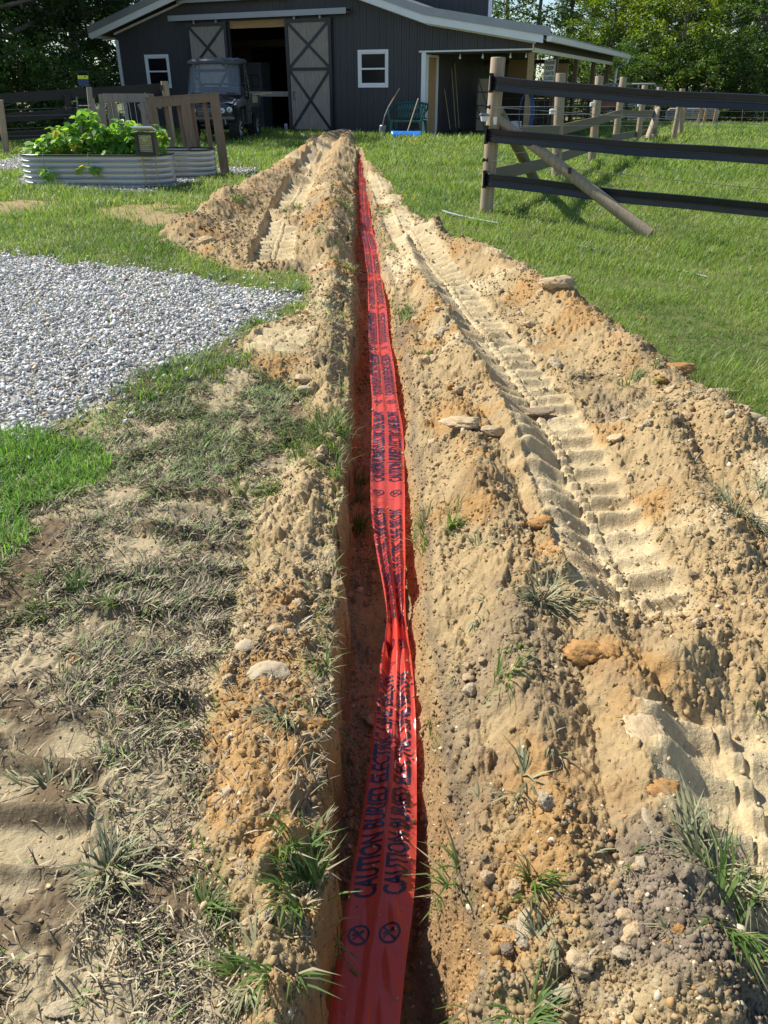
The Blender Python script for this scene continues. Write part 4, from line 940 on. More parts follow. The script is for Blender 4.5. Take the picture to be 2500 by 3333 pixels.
# string lights under the header
M['bulb'] = pmat('bulb_glass', (.75, .72, .65), .2, var=.02)
for i, s in enumerate((2.28, 2.95, 3.75, 4.20)):
    mb = MB(); mb.lathe([(0, 0), (.018, -.01), (.02, -.05), (.035, -.09), (.03, -.12), (0, -.135)], 10, c=(s, .2, 2.62)); mb.build('light_bulb', M['bulb'], barn, smooth=True)

def bw(s, b, z=0): return Vector((math.cos(PHI)*s+math.sin(PHI)*b, 26-math.sin(PHI)*s+math.cos(PHI)*b, z))
# things in and at the barn
ex = empty('tall_cabinet', bw(-6.2, 2.2, .585), -PHI, 'grey tall metal cabinet with a framed sheet inside the barn doorway behind the buggy', 'cabinet')
M['greymetal'] = pmat('grey_steel', (.22, .23, .25), .45, var=.1, metal=.3)
mb = MB(); mb.bb(-.5, .5, 0, .6, .02, 2.0); mb.build('body', M['greymetal'], ex, bevel=.01)
mb = MB(); mb.bb(-.48, -.01, -.02, -.001, .08, 1.96); mb.bb(.01, .48, -.02, -.001, .08, 1.96); dl = mb.build('door', M['greymetal'], ex)
mb = MB(); 
for q in ((.12, .14, 1.25, 1.62), (.38, .40, 1.25, 1.62), (.14, .38, 1.60, 1.62), (.14, .38, 1.25, 1.27)): mb.bb(q[0], q[1], -.028, -.021, q[2], q[3])
mb.build('picture_frame', M['blackmetal'], dl)
mb = MB(); mb.bar((0, 0, 0), (2.2, 0, .0), .03, .14); o = mb.build('plank', M['barnwood']); o.location = bw(-5.4, .35, 1.63); o.rotation_euler = (0, 0, -PHI); tag(o, 'weathered board set level across the open barn doorway', 'board')
M['pvc'] = pmat('lilac_pipe', (.5, .42, .6), .5, var=.05)
mb = MB(); mb.tube([(0, 0, -.1), (0, 0, .22)], .045, 12); mb.tube([(0, 0, .2), (0, 0, .24)], .052, 12); o = mb.build('pipe_stub', M['pvc'], smooth=True); o.location = bw(-3.36, -.16, .56); tag(o, 'short lilac pipe stub standing by the foot of the right sliding door', 'pipe')
M['whiteplastic'] = pmat('white_plastic', (.72, .72, .70), .4, var=.05)
# long handled tools leaning in the lean-to
M['handle'] = wood('tool_handle', (.35, .25, .14), (.5, .38, .22), 2)
for i, (b_, lean, h, lab, kind) in enumerate(((1.35, .10, 1.2, 'short pale handled rake leaning on the dark wall in the lean-to', 'rake'), (1.85, .14, 1.75, 'tall fork leaning on the dark wall, middle of three tools in the lean-to', 'fork'), (2.15, .10, 1.9, 'longest pale handled hoe leaning on the dark wall of the lean-to', 'hoe'))):
    e = empty('garden_'+kind, bw(SMID+.35, b_, .56), -PHI, lab, 'garden tool')
    mb = MB(); mb.tube([(0, 0, .12), (-.27, lean, h)], .015, 8); mb.build('handle', M['handle'], e)
    mb = MB()
    if kind == 'rake':
        mb.bar((0, -.15, .1), (0, .15, .1), .02); [mb.tube([(0, q, .1), (.05, q, .0)], .005, 5) for q in np.linspace(-.14, .14, 8)]
    elif kind == 'fork':
        mb.bar((0, -.08, .16), (0, .08, .16), .015); [mb.tube([(0, q, .16), (.02, q, .0)], .007, 5) for q in (-.075, -.025, .025, .075)]
    else: mb.box((.05, 0, .05), (.09, .16, .008), (0, -.9, 0)); mb.tube([(0, 0, .14), (.03, 0, .08)], .01, 6)
    mb.build('head', M['blackmetal'], e)
# folded black lattice frame
e = empty('stall_gate', bw(2.35, 2.6, .56), -PHI+R(8), 'small black lattice gate standing inside the lean-to', 'gate')
M['cream'] = pmat('cream_sheet', (.42, .36, .27), .8, var=.1)
mb = MB(); 
for q in (-.32, .32): mb.bar((q, 0, 0), (q, 0, 1.55), .035)
for z_ in (.03, .38, .75, 1.12, 1.5): mb.bar((-.3, 0, z_), (.3, 0, z_), .03)
mb.build('frame', M['blackmetal'], e); mb = MB()
for z_ in (.05, .78): mb.bar((-.3, -.02, z_+.7), (0, -.02, z_), .02); mb.bar((.3, -.02, z_+.7), (0, -.02, z_), .02)
mb.build('lattice', M['blackmetal'], e); mb = MB(); mb.bb(-.3, .3, .03, .045, .04, 1.5); mb.build('backing_sheet', M['cream'], e)
# sign
e = empty('gate_sign', bw(4.22, 2.78, 1.93), -PHI, 'white sign reading PLEASE KEEP GATE CLOSED on the lean-to post', 'sign')
mb = MB(); mb.bb(-.17, .17, -.012, 0, 0, .60); mb.build('board', M['white'], e, bevel=.003)
for i, wd in enumerate(('PLEASE', 'KEEP', 'GATE', 'CLOSED')):
    me = text_mesh(wd, .115, bold=.03) if False else None
SIGN_E = e
# ================================================================ YARD THINGS
M['ink2'] = pmat('sign_ink', (.03, .03, .03), .5)
for i, wd in enumerate(('PLEASE', 'KEEP', 'GATE', 'CLOSED')):
    me = text_mesh(wd, .118, bold=.025); w = max(v.co.x for v in me.vertices); k = min(1, .29/w); x0 = -w*k/2
    for v in me.vertices: v.co = Vector((x0+v.co.x*k, -.0135, .485-i*.138+v.co.y))
    link('lettering', me, M['ink2'], SIGN_E)
# ---- green plastic bench
M['greenplastic'] = pmat('green_plastic', (.012, .10, .085), .35, var=.12, spec=.5)
p = bw(1.08, -.62, 0); e = empty('garden_bench', (p.x, p.y, gz(p.x, p.y)), -PHI+R(4), 'dark green plastic two seat garden bench against the barn wall', 'bench'); e.scale = (.88, .95, .97)
mb = MB(); n = 9
for k in range(n): mb.bb(-.52+k*.1156, -.52+k*.1156+.10, -.24, .22, .40, .425)
mb.bb(-.54, .54, -.27, -.24, .37, .43); mb.build('seat', M['greenplastic'], e, bevel=.006)
mb = MB(); N_ = 24
top = [(-.55+1.1*i/N_, .27+.06*(1-(2*i/N_-1)**2), .84+.05*math.sin(math.pi*i/N_)) for i in range(N_+1)]
mb.tube(top, .032, 8); mb.tube([(x, y-.05, .47) for x, y, z in top], .018, 6)
for i in range(2, N_-1, 2):
    x, y, z = top[i]; x2 = top[min(i+2, N_-2)][0]; x3 = top[max(i-2, 2)][0]
    mb.bar((x, y, z-.01), (x2, y-.045, .66), .03, .012, up=(0, 1, 0)); mb.bar((x2, y-.045, .66), (x, y-.05, .48), .03, .012, up=(0, 1, 0)); mb.bar((x, y, z-.01), (x, y-.05, .48), .045, .010, up=(0, 1, 0))
mb.build('backrest', M['greenplastic'], e, smooth=True)
for sx in (-1, 1):
    mb = MB(); mb.tube([(sx*.55, .28, .84), (sx*.60, .1, .72), (sx*.62, -.12, .66), (sx*.61, -.27, .63), (sx*.585, -.30, .55), (sx*.56, -.28, .40)], [.03, .03, .034, .034, .03, .028], 8); mb.build('armrest', M['greenplastic'], e, smooth=True)
    for y0 in (-.26, .24):
        mb = MB(); mb.prism([(sx*.50, 0), (sx*.56, 0), (sx*.545, .42), (sx*.44, .42)], y0-.03, y0+.03); mb.build('leg', M['greenplastic'], e, bevel=.008)
# ---- blue snow pusher
M['blueplastic'] = pmat('blue_plastic', (.01, .20, .72), .35, var=.08, spec=.5)
x, y = .62, 23.6; e = empty('snow_shovel', (x, y, gz(x, y)), R(-6), 'bright blue plastic snow shovel with wood handle lying before the green bench', 'snow shovel')
mb = MB()
def fn(u, v): 
    return ((u-.5)*(.74+.14*v), -.03+.13*v-.05*math.sin(v*3.1)+.012*math.sin(u*44)*v, .02+.17*v)
mb.grid(fn, 14, 10); o = mb.build('blade', M['blueplastic'], e, smooth=True); md = o.modifiers.new('s', 'SOLIDIFY'); md.thickness = .012
mb = MB(); mb.tube([(0, .12, .12), (.27, .60, .98)], .017, 8); mb.build('handle', M['handle'], e)
p = bw(.42, -1.0, 0); e = empty('spade', (p.x, p.y, gz(p.x, p.y)), -PHI, 'spade with a dark grip leaning on the left arm of the green bench', 'spade')
mb = MB(); mb.grid(lambda u, v: ((u-.5)*.2*(1 if v > .4 else .4+v*1.4)-.04*(1-v), .03-.05*(1-(2*u-1)**2)*.5, .0+.28*v), 6, 6); o = mb.build('blade', M['greymetal'], e, smooth=True); md = o.modifiers.new('s', 'SOLIDIFY'); md.thickness = .006
mb = MB(); mb.tube([(0, 0, .26), (.05, .03, .5), (.14, .12, .75)], .017, 8); mb.build('shaft', M['greymetal'], e)
mb = MB(); mb.tube([(.14, .12, .75), (.36, .38, 1.22)], .018, 8); mb.build('handle', M['handle'], e)
# ---- white bucket
p = at(1680, 412, 24.8); e = empty('bucket', (p.x, p.y, .56), 0, 'white plastic bucket standing beyond the fence under the lean-to', 'bucket')
mb = MB(); mb.lathe([(.0, .0), (.125, 0), (.15, .36), (.158, .36), (.158, .38), (.142, .38), (.12, .02), (0, .02)], 28); mb.build('body', M['whiteplastic'], e, smooth=True)
mb = MB(); mb.tube([(.155*math.cos(a), -.02, .34-.16*math.sin(a)) for a in np.linspace(0, math.pi, 13)], .004, 5); mb.build('bail_handle', M['greymetal'], e)
# blue hose coils on the corner post
M['bluehose'] = pmat('blue_hose', (.01, .06, .22), .4)
p = bw(4.33, .02, 1.25); mb = MB()
for k in range(5):
    mb.tube([((.16+.012*k)*math.sin(a)+.01*k, -.03-.02*k, .55*math.cos(a)-.12) for a in np.linspace(0, 6.283, 26)], .012, 6, caps=False)
o = mb.build('hose', M['bluehose'], smooth=True); o.location = p; tag(o, 'coiled blue hose hanging on the lean-to corner post', 'hose')
# white pipe pieces in the grass
M['whitepipe'] = pmat('white_pipe', (.34, .36, .37), .4, var=.1)
def ground_pipe(px, r, lab, z=.02, name='pipe'):
    P = [gp(u, v, .03) for u, v in px]; mb = MB(); c0 = P[0]; z0 = gz(*c0)
    mb.tube([(x-c0[0], y-c0[1], gz(x, y)-z0+z) for x, y in P], r, 8); o = mb.build(name, M['whitepipe'], smooth=True); o.location = (c0[0], c0[1], z0); tag(o, lab, 'pipe')
ground_pipe([(1440,688),(1460,697),(1500,706),(1560,716),(1620,728)], .010, 'grey white hose end lying in the grass left of the corner post', .03)
ground_pipe([(1875,784),(1895,786),(1920,791),(1940,793)], .007, 'short pale hose piece half hidden in the right lawn', .02)
ground_pipe([(2190,840),(2230,848),(2270,858),(2310,866)], .007, 'longer pale hose piece in the right lawn', .02)
ground_pipe([(972,432),(985,440),(998,452)], .03, 'white pipe end sticking up from the grass before the right sliding door', .05)
# ---- raised beds
def beadmat():
    return pmat('galvanised_cream', (.50, .48, .44), .28, metal=.45, var=.06, scale=2, bump=.0006, bscale=30)
M['bed'] = beadmat(); M['bedsoil'] = pmat('bed_soil', (.07, .05, .03), .95, bump=.01, bscale=25)
M['edging'] = pmat('black_edging', (.02, .02, .025), .4)
def raised_bed(cx, cy, L, W, h, rz, label):
    z0 = gz(cx, cy)-.02; e = empty('raised_bed', (cx, cy, z0), rz, label, 'raised bed')
    def out(t, rad):
        """stadium outline"""
        hs = L/2-W/2; per = 4*hs+2*math.pi*(W/2); s = t*per
        if s < 2*hs: return (-hs+s, -(W/2+rad))
        s -= 2*hs
        if s < math.pi*W/2: a = -math.pi/2+s/(W/2); return (hs+(W/2+rad)*math.cos(a), (W/2+rad)*math.sin(a))
        s -= math.pi*W/2
        if s < 2*hs: return (hs-s, W/2+rad)
        s -= 2*hs; a = math.pi/2+s/(W/2); return (-hs+(W/2+rad)*math.cos(a), (W/2+rad)*math.sin(a))
    nu, nv = 128, 72; mb = MB(); vs = []
    for j in range(nv+1):
        z = h*j/nv; q = z/h*6.; cor = .011*(1-abs(math.sin(math.pi*q))**.6*2)*(1 if z < h-.01 else 0)
        for i in range(nu):
            x, y = out(i/nu % 1, cor+(.003 if i % 16 == 0 else 0)); vs.append((x, y, z))
    fs = [(j*nu+i, j*nu+(i+1) % nu, (j+1)*nu+(i+1) % nu, (j+1)*nu+i) for j in range(nv) for i in range(nu)]
    mb.add(vs, fs); mb.build('corrugated_wall', M['bed'], e, smooth=True, ang=70)
    mb = MB(); mb.tube([(*out(i/64, 0), h) for i in range(65)], .012, 8, caps=False); mb.build('rim_edging', M['edging'], e, smooth=True)
    mb = MB(); mb.add([(*out(i/64 % 1, -.01), h-.09) for i in range(64)], [tuple(range(64))]); mb.build('soil', M['bedsoil'], e)
    mb = MB()
    for t in (i*16/nu for i in range(8)):
        for k in range(5):
            x, y = out(t, .012); mb.lathe([(0, .004), (.006, .003), (.007, 0)], 6, c=(x, y, .045+k*.085)) if False else mb.box((x, y, .06+k*.075), (.012, .012, .012))
    mb.build('bolts', M['greymetal'], e)
    return e
bed1 = raised_bed(-4.22, 12.45, 2.24, .86, .435, R(-3), 'near oval cream corrugated metal raised bed full of bean plants')
bed2 = raised_bed(-3.82, 13.62, 2.2, .8, .43, R(-2), 'far oval corrugated raised bed half hidden behind the bean filled one')
# ---- bean plants
M['bean'] = pmat('bean_leaf', (.09, .22, .03), .45, attr=True, var=.12, scale=6, trans=.5, tcol=(1.5, 1.6, .6), spec=.35)
M['stem'] = pmat('bean_stem', (.16, .26, .06), .6)
LEAF = np.array([[0,0,0],[.30,.10,.02],[.46,.42,-.01],[.34,.75,-.03],[0,1.15,-.16],[-.34,.75,-.03],[-.46,.42,-.01],[-.30,.10,.02],[0,.42,-.07],[0,.75,-.10]], float)
LF = [(0,1,2,8),(8,2,3,9),(9,3,4),(0,8,6,7),(8,9,5,6),(9,4,5)]
def leafset(c, heights, n, spread, size=.085, seed=0, hang=0):
    r_ = random.Random(seed); V, F3, F4, Cc = [], [], [], []; stems = MB()
    for i in range(n):
        a = r_.uniform(0, 6.28); rr = spread*math.sqrt(r_.random()); h = heights*(r_.random()**.7)*(1-.45*(rr/spread)**2)
        px, py, pz = rr*math.cos(a)*1.3, rr*math.sin(a)*.85, h
        if i % 2 == 0: stems.tube([(px*.3, py*.3, -.08), (px*.75, py*.75, h*.6), (px, py, pz)], .004, 5, caps=False)
        tone = r_.random(); colr = np.array([.10, .24, .045])*(1-tone)+np.array([.30, .46, .08])*tone
        if r_.random() < .04: colr = np.array([.5, .42, .08])
        for k in (-1, 0, 1):
            s = size*r_.uniform(.75, 1.2); az = a+r_.uniform(-.8, .8)+k*1.5; pitch = r_.uniform(-1.1, .25)-.1
            M3 = Euler((pitch, r_.uniform(-.5, .5), az-math.pi/2)).to_matrix(); o = Vector((px, py, pz))+M3 @ Vector((0, .015, 0))
            b = len(V)
            for q in LEAF: V.append(tuple(o+M3 @ (Vector(q)*s))); Cc.append(colr*(.9+.2*r_.random()))
            for f in LF: (F4 if len(f) == 4 else F3).append([b+j for j in f])
    return np.array(V), F3, F4, np.array(Cc), stems
bx0 = [(-.92,.0,.24,'bean plant at the left end of the bed spilling over the rim'),(-.62,.02,.40,'second bean plant from the left in the near bed'),(-.28,.1,.56,'tallest bean plant, left of the middle of the bed'),(.10,-.02,.38,'low bean plant in the middle of the bed behind the trailing sprig'),(.42,.08,.46,'bean plant right of the middle with a single raised leaf'),(.78,-.02,.42,'bean plant at the right end of the bed beside the solar lantern')]
for i, (dx, dy, h, lab) in enumerate(bx0):
    dx = dx*.84+.08
    V, F3, F4, Cc, st = leafset(None, h*1.22, 84, .27, .092, 50+i)
    loc = (bed1.location.x+dx, bed1.location.y+dy, bed1.location.z+.36); e = empty('bean_plant', loc, 0, lab, 'bean plant')
    npmesh('leaves', V, [np.array(F4), np.array(F3)], M['bean'], e, col=Cc); st.build('stems', M['stem'], e, smooth=True, fix=False)
for i, (dx, n, dl, lab) in enumerate(((-.62, 5, .26, 'left bean sprig trailing down the front of the near raised bed'), (.02, 6, .22, 'right bean sprig trailing down the front of the near raised bed'))):
    loc = (bed1.location.x+dx, bed1.location.y-.46, bed1.location.z+.44); e = empty('bean_sprig', loc, 0, lab, 'bean sprig')
    V, F3, F4, Cc, st = leafset(None, .12, n, .10, .10, 90+i); V[:, 1] = V[:, 1]*.4-.03; V[:, 2] = V[:, 2]-dl
    npmesh('leaves', V, [np.array(F4), np.array(F3)], M['bean'], e, col=Cc); mb = MB(); mb.tube([(0, .12, .02), (0, .0, .03), (.01, -.04, -.05), (0, -.03, -dl+.05)], .005, 6); mb.build('stem', M['stem'], e)
# ---- solar lantern
x, y = -3.33, 11.93; e = empty('solar_lantern', (x, y, gz(x, y)), R(-6), 'black solar garden lantern with slanted panel on two stakes before the near bed', 'solar lantern')
mb = MB(); 
for q in ((-.14, -.10), (.10, .14)): mb.bb(q[0], q[1], -.06, .06, .42, .72)
mb.bb(-.10, .10, -.06, .06, .42, .47); mb.bb(-.10, .10, -.06, .06, .69, .72); mb.build('housing', M['blackmetal'], e, bevel=.004)
M['wicker'] = wood('wicker_weave', (.30, .24, .15), (.52, .43, .28), 0); mb = MB()
for k in range(9): mb.bb(-.098, .098, -.03, -.022, .475+k*.024, .475+k*.024+.017)
for k in range(5): mb.bb(-.085+k*.042, -.078+k*.042, -.034, -.018, .47, .69)
mb.build('woven_screen', M['wicker'], e)
mb = MB(); mb.box((-.01, -.005, .765), (.30, .17, .02), (R(-16), 0, 0)); pn = mb.build('solar_panel', M['white'], e, bevel=.003)
M['solar'] = pmat('solar_cell', (.012, .022, .06), .12, spec=.8); mb = MB(); mb.box((-.01, -.008, .7765), (.27, .145, .004), (R(-16), 0, 0)); mb.build('cells', M['solar'], pn)
for q in (-.09, .10):
    mb = MB(); mb.tube([(q, 0, .42), (q, 0, -.1)], .009, 8); mb.build('stake', M['handle'], e)
mb = MB(); mb.tube([(-.14, -.02, .02), (-.14, -.12, .02), (.2, -.12, .03), (.2, 0, .03), (-.14, -.02, .02)], .004, 5); mb.build('foot_frame', M['blackmetal'], e)
# ---- pallet
M['pallet'] = wood('pallet_wood', (.14, .095, .06), (.27, .19, .125), 2); M['greywood'] = wood('grey_wood', (.17, .145, .12), (.32, .28, .235), 2)
a = Vector((*gp(748, 566), 0)); e = empty('pallet', (a.x, a.y, gz(a.x, a.y)+.0), 0, 'brown wooden pallet standing on edge, leaning against the far raised bed', 'pallet')
e.rotation_euler = (R(-5), R(-3.5), R(8)); PW, PH = 1.16, 1.19
for x0 in (-.15, -PW/2-.045, -PW+.0):
    mb = MB(); mb.bb(x0, x0+.15, .0, .035, .02, PH); mb.bb(x0+.055, x0+.095, .036, .10, .02, PH); mb.build('stringer', M['pallet'], e, bevel=.004)
mb = MB(); mb.bb(-PW+.15, -PW/2-.045, .002, .03, PH-.13, PH-.002); mb.bb(-PW/2+.105, -.15, .002, .03, PH-.11, PH-.002); mb.bb(-PW, .0, .0, .10, PH+.001, PH+.02); mb.build('end_board', M['pallet'], e)
for k in range(6):
    x0 = -PW+.04+k*(PW-.12)/5; mb = MB(); mb.bb(x0, x0+.075, .102, .12, .02, PH-.005); mb.build('deck_board', M['pallet'], e)
mb = MB(); mb.bb(-PW-.1, -.10, -.02, -.002, .36, .375); mb.build('thin_lath', M['greywood'], e)
# ---- wood stand behind the bed
e = empty('wood_stand', (*gp(418, 500), 0), 0, 'grey wooden box frame stand with splayed legs and strings behind the bean bed', 'plant stand')
cx, cy = at(415, 330, 15.2).x, 15.2; zt = at(415, 304, 15.2).z; e.location = (cx, cy, gz(cx, cy)); zt -= e.location.z
mb = MB(); w, d = .33, .30
for q in ((-w, w, -d, -d+.03), (-w, w, d-.03, d), (-w, -w+.03, -d+.03, d-.03), (w-.03, w, -d+.03, d-.03)): mb.bb(*q, zt-.13, zt)
mb.build('top_frame', M['greywood'], e)
for sx in (-1, 1):
    for sy in (-1, 1):
        mb = MB(); mb.bar((sx*(w+.02), sy*(d-.02), zt-.01), (sx*(w-.02 if sx > 0 else w+.07), sy*(d+.05), 0), .09, .025, up=(0, 1, 0)); mb.build('leg', M['greywood'], e)
mb = MB(); mb.bb(-w+.03, w-.03, -d-.02, -d, zt-.72, zt-.60); mb.bb(-w+.03, w-.03, d, d+.02, zt-.62, zt-.50); mb.build('crossbar', M['greywood'], e)
mb = MB(); 
for k in range(5): q = -.2+k*.1; mb.tube([(q, -d+.015, zt-.12), (q+rnd.uniform(-.03, .03), -d-.01, zt-.62)], .003, 4)
mb.build('strings', M['whiteplastic'], e)
# wooden stakes
for i, (u0, v0, u1, v1, Y, w, lab) in enumerate((
   (300,322,312,420,15.0,.075,'tall grey plank stake left of the wood stand'), (316,355,330,430,14.8,.08,'shorter grey plank beside the tall stake left of the wood stand'),
   (376,335,386,430,14.6,.035,'pale narrow lath in front of the left leg of the wood stand'), (404,335,424,440,14.5,.035,'pale narrow lath crossing the middle of the wood stand'),
   (452,338,484,410,14.6,.05,'slanted grey plank right of the wood stand'), (355,318,362,420,15.6,.06,'grey plank at the left rear of the wood stand'), (258,355,262,400,15.3,.04,'small dark stake beside the wire trellis'))):
    A_, B_ = at(u0, v0, Y), at(u1, v1, Y); B_ = A_+(B_-A_)*((A_.z-gz(A_.x, Y)+.05)/(A_.z-B_.z))
    mb = MB(); mb.bar(Vector((0, 0, 0)), A_-B_, w, .02, up=(0, 1, 0)); o = mb.build('wood_stake', M['greywood']); o.location = B_; tag(o, lab, 'stake')
def rods(name, lab, cat, segs, Y, m, r=.008):
    P = [(at(a, b, Y+dy), at(c, d, Y+dy)) for a, b, c, d, dy in segs]; o0 = P[0][0]; z0 = gz(o0.x, o0.y); e = empty(name, (o0.x, o0.y, z0), 0, lab, cat)
    for i, (a, b) in enumerate(P): mb = MB(); mb.tube([a-e.location, b-e.location], r, 6); mb.build('upright' if abs(a.z-b.z) > abs(a.x-b.x) else 'crossbar', m, e)
rods('wire_trellis', 'thin metal trellis frame with pale crossbars left of the wood stand', 'trellis', [(250,315,254,430,0),(254,344,296,344,0),(300,337,349,337,0),(346,312,360,430,0)], 15.4, M['greymetal'])
rods('wire_trellis', 'thin metal trellis frame standing in front of the wood stand', 'trellis', [(394,333,475,329,0),(471,300,484,400,0),(396,325,402,380,0)], 14.9, M['greymetal'])
# ---- energiser on its post
A_, B_ = at(290, 284, 15.6), at(300, 390, 15.6); B_ = A_+(B_-A_)*((A_.z-gz(A_.x, 15.6)+.05)/(A_.z-B_.z))
mb = MB(); mb.tube([(0, 0, 0), (A_-B_)*.5, A_-B_], [.05, .05, .047], 12); o = mb.build('wood_post', M['greywood'], smooth=True); o.location = B_; tag(o, 'leaning round wooden post carrying the yellow and blue fence charger', 'post')
c = at(272, 262, 15.5); e = empty('fence_charger', (c.x, c.y, c.z-.09), R(8), 'yellow and blue electric fence charger box on a leaning post', 'fence charger')
M['yel'] = pmat('lime_plastic', (.62, .72, .04), .4); M['navy'] = pmat('navy_plastic', (.012, .05, .14), .4)
mb = MB(); mb.bb(-.08, .08, -.04, .04, .0, .11); [mb.bb(-.072+k*.03, -.060+k*.03, -.05, -.041, .01, .10) for k in range(5)]; mb.build('lower_case', M['navy'], e, bevel=.006)
mb = MB(); mb.bb(-.082, .082, -.045, .045, .112, .17); mb.build('upper_case', M['yel'], e, bevel=.006)
mb = MB(); mb.box((0, .0, .19), (.19, .16, .018), (R(-25), 0, 0)); mb.build('solar_panel', M['blackmetal'], e)
mb = MB(); mb.box((.045, -.047, .145), (.022, .006, .022)); mb.build('knob', M['blackmetal'], e)
mb = MB(); mb.tube([(-.08, 0, .1), (-.16, 0, .02), (-.19, 0, -.15), (-.18, 0, -.4)], .004, 5); mb.build('cable', M['blackmetal'], e)
# ================================================================ FENCES
M['post'] = wood('round_post_wood', (.26, .19, .12), (.44, .34, .22), 2, bump=.003, scale=2.5)
M['oak'] = wood('oak_board', (.10, .085, .055), (.19, .16, .10), 0)
M['rail'] = pmat('black_rail', (.018, .018, .024), .30, var=.25, scale=8, spec=.5)
M['wire'] = pmat('fence_wire', (.25, .25, .25), .4, metal=.6)
M['blackpl'] = pmat('black_plastic', (.012, .012, .013), .35)
cx_, cy_ = 1.235, 9.72; cz_ = gz(cx_, cy_)
fc = empty('rail_fence', (cx_, cy_, cz_), 0, 'near post and rail fence with three broad black flexible rails at right', 'fence')
L0 = fc.location.copy()
def loc(v): return Vector(v)-L0
tp, bt = at(1622, 186, 9.72), at(1582, 694, 9.72)
mb = MB(); mb.tube([loc(bt)+Vector((0, 0, -.3)), loc(bt), loc(bt).lerp(loc(tp), .5), loc(tp)+Vector((0,0,-.01)), loc(tp)], [.078, .078, .078, .080, .074], 20); mb.build('corner_post', M['post'], fc, smooth=True, ang=60)
f1 = at(2100, 745, 8.72); mb = MB(); a_ = at(1625, 395, 9.72); mb.tube([loc(a_)+Vector((-.01, -.02, .02)), loc(a_).lerp(loc(f1), .5), loc(f1)+Vector((.05, -.03, -.06))], [.048, .060, .066], 18); mb.build('brace', M['post'], fc, smooth=True, ang=60)
f2 = at(1745, 592, 12.6); a_ = at(1622, 360, 9.80); mb = MB(); mb.tube([loc(a_), loc(a_).lerp(loc(f2), .5), loc(f2)+Vector((.03, .06, -.05))], [.06, .07, .075], 16); mb.build('brace', M['oak'], fc, smooth=True, ang=60)
Rt = [(270, 337), (438, 510), (583, 683)]   # rail centre height in px at the post and at the photo's right edge
wpx = .068
for i, (v0, v1) in enumerate(Rt):
    y0 = 9.62; A_ = at(1600 if i == 0 else 1590-6*i, v0, y0); B_ = at(2500, v1, 8.55); B2 = A_+(B_-A_)*1.9; A2 = A_+(A_-B_)*.0
    d = (B2-A2).normalized(); n = d.cross(Vector((0, 0, 1))).normalized()
    prof = [(-wpx, .0), (-wpx*.93, .010), (-wpx*.5, .005), (-wpx*.12, .003), (-wpx*.06, .016), (wpx*.06, .016), (wpx*.12, .003), (wpx*.5, .005), (wpx*.93, .010), (wpx, .0)]
    mb = MB(); ns = 60; vs = []
    for k in range(ns+1):
        t = k/ns; c = A2.lerp(B2, t)-L0; c.z -= .02*math.sin(min(1, t*1.9)*math.pi)+.004*math.sin(t*23+i)
        tw = .10*math.sin(t*9+i*2)
        for zz, off in prof: vs.append(c+Vector((0, 0, 1))*zz+n*(off+tw*zz*.6)+n*0.0)
    m_ = len(prof); fs = [(k*m_+j, (k+1)*m_+j, (k+1)*m_+j+1, k*m_+j+1) for k in range(ns) for j in range(m_-1)]
    mb.add(vs, fs); o = mb.build('rail', M['rail'], fc, smooth=True, ang=35); md = o.modifiers.new('s', 'SOLIDIFY'); md.thickness = .006; md.offset = 0
    mb = MB(); mb.box(A_-L0+Vector((-.01, -.015, 0)), (.018, .05, .19), (0, 0, R(-20))); [mb.tube([A_-L0+Vector((-.03, -.03, q)), A_-L0+Vector((.02, -.03, q))], .012, 6) for q in (-.08, .08)]
    mb.build('end_bracket', M['blackpl'], fc)
for i, (v0, v1) in enumerate(((348, 400), (520, 610))):
    A_ = at(1592-8*i, v0, 9.62); B_ = at(2500, v1, 8.55); B2 = A_+(B_-A_)*1.9; mb = MB(); mb.tube([A_.lerp(B2, t)-L0+Vector((0, 0, -.02*math.sin(t*3.14))) for t in np.linspace(0, 1, 20)], .003, 5); mb.build('wire', M['wire'], fc)
    mb = MB(); mb.lathe([(0, -.03), (.022, -.03), (.022, -.01), (.012, -.005), (.012, .01), (.022, .015), (.022, .03), (0, .03)], 10, axis='x', c=tuple(A_-L0+Vector((-.02, -.03, 0)))); mb.build('insulator', M['blackpl'], fc, smooth=True)
mb = MB(); q = f1.lerp(at(1625, 395, 9.72), .52)-L0; mb.box(q+Vector((0, -.09, .02)), (.03, .05, .06)); mb.build('insulator', M['blackpl'], fc)
mb = MB(); q = at(1612, 393, 9.6)-L0; mb.box(q, (.035, .01, .075)); mb.build('tag_plate', M['white'], fc)
# posts out of frame to the right keep the rails up
for t in (1.35, ):
    A_ = at(1600, 270, 9.7); B_ = at(2500, 337, 8.63); q = A_+(B_-A_)*t; mb = MB(); mb.tube([Vector((q.x, q.y+.0, gz(q.x, q.y)-.2))-L0, Vector((q.x, q.y, q.z+.12))-L0], .075, 14); mb.build('post', M['post'], fc, smooth=True, ang=60)
# small solar light on the post
c = at(1577, 378, 9.62); e = empty('solar_light', tuple(c), R(5), 'small steel solar light fixed to the left side of the corner post', 'solar light')
mb = MB(); mb.box((0, 0, .012), (.10, .085, .022), (R(-8), R(8), 0)); mb.build('lid', M['greymetal'], e, bevel=.004); mb = MB(); mb.prism([(-.042, .0), (.042, .0), (.028, -.05), (-.028, -.05)], -.03, .03); mb.build('lamp_body', M['whiteplastic'], e)
mb = MB(); mb.box((-.005, -.005, .0265), (.06, .05, .003), (R(-8), R(8), 0)); mb.build('solar_cell', M['solar'], e)
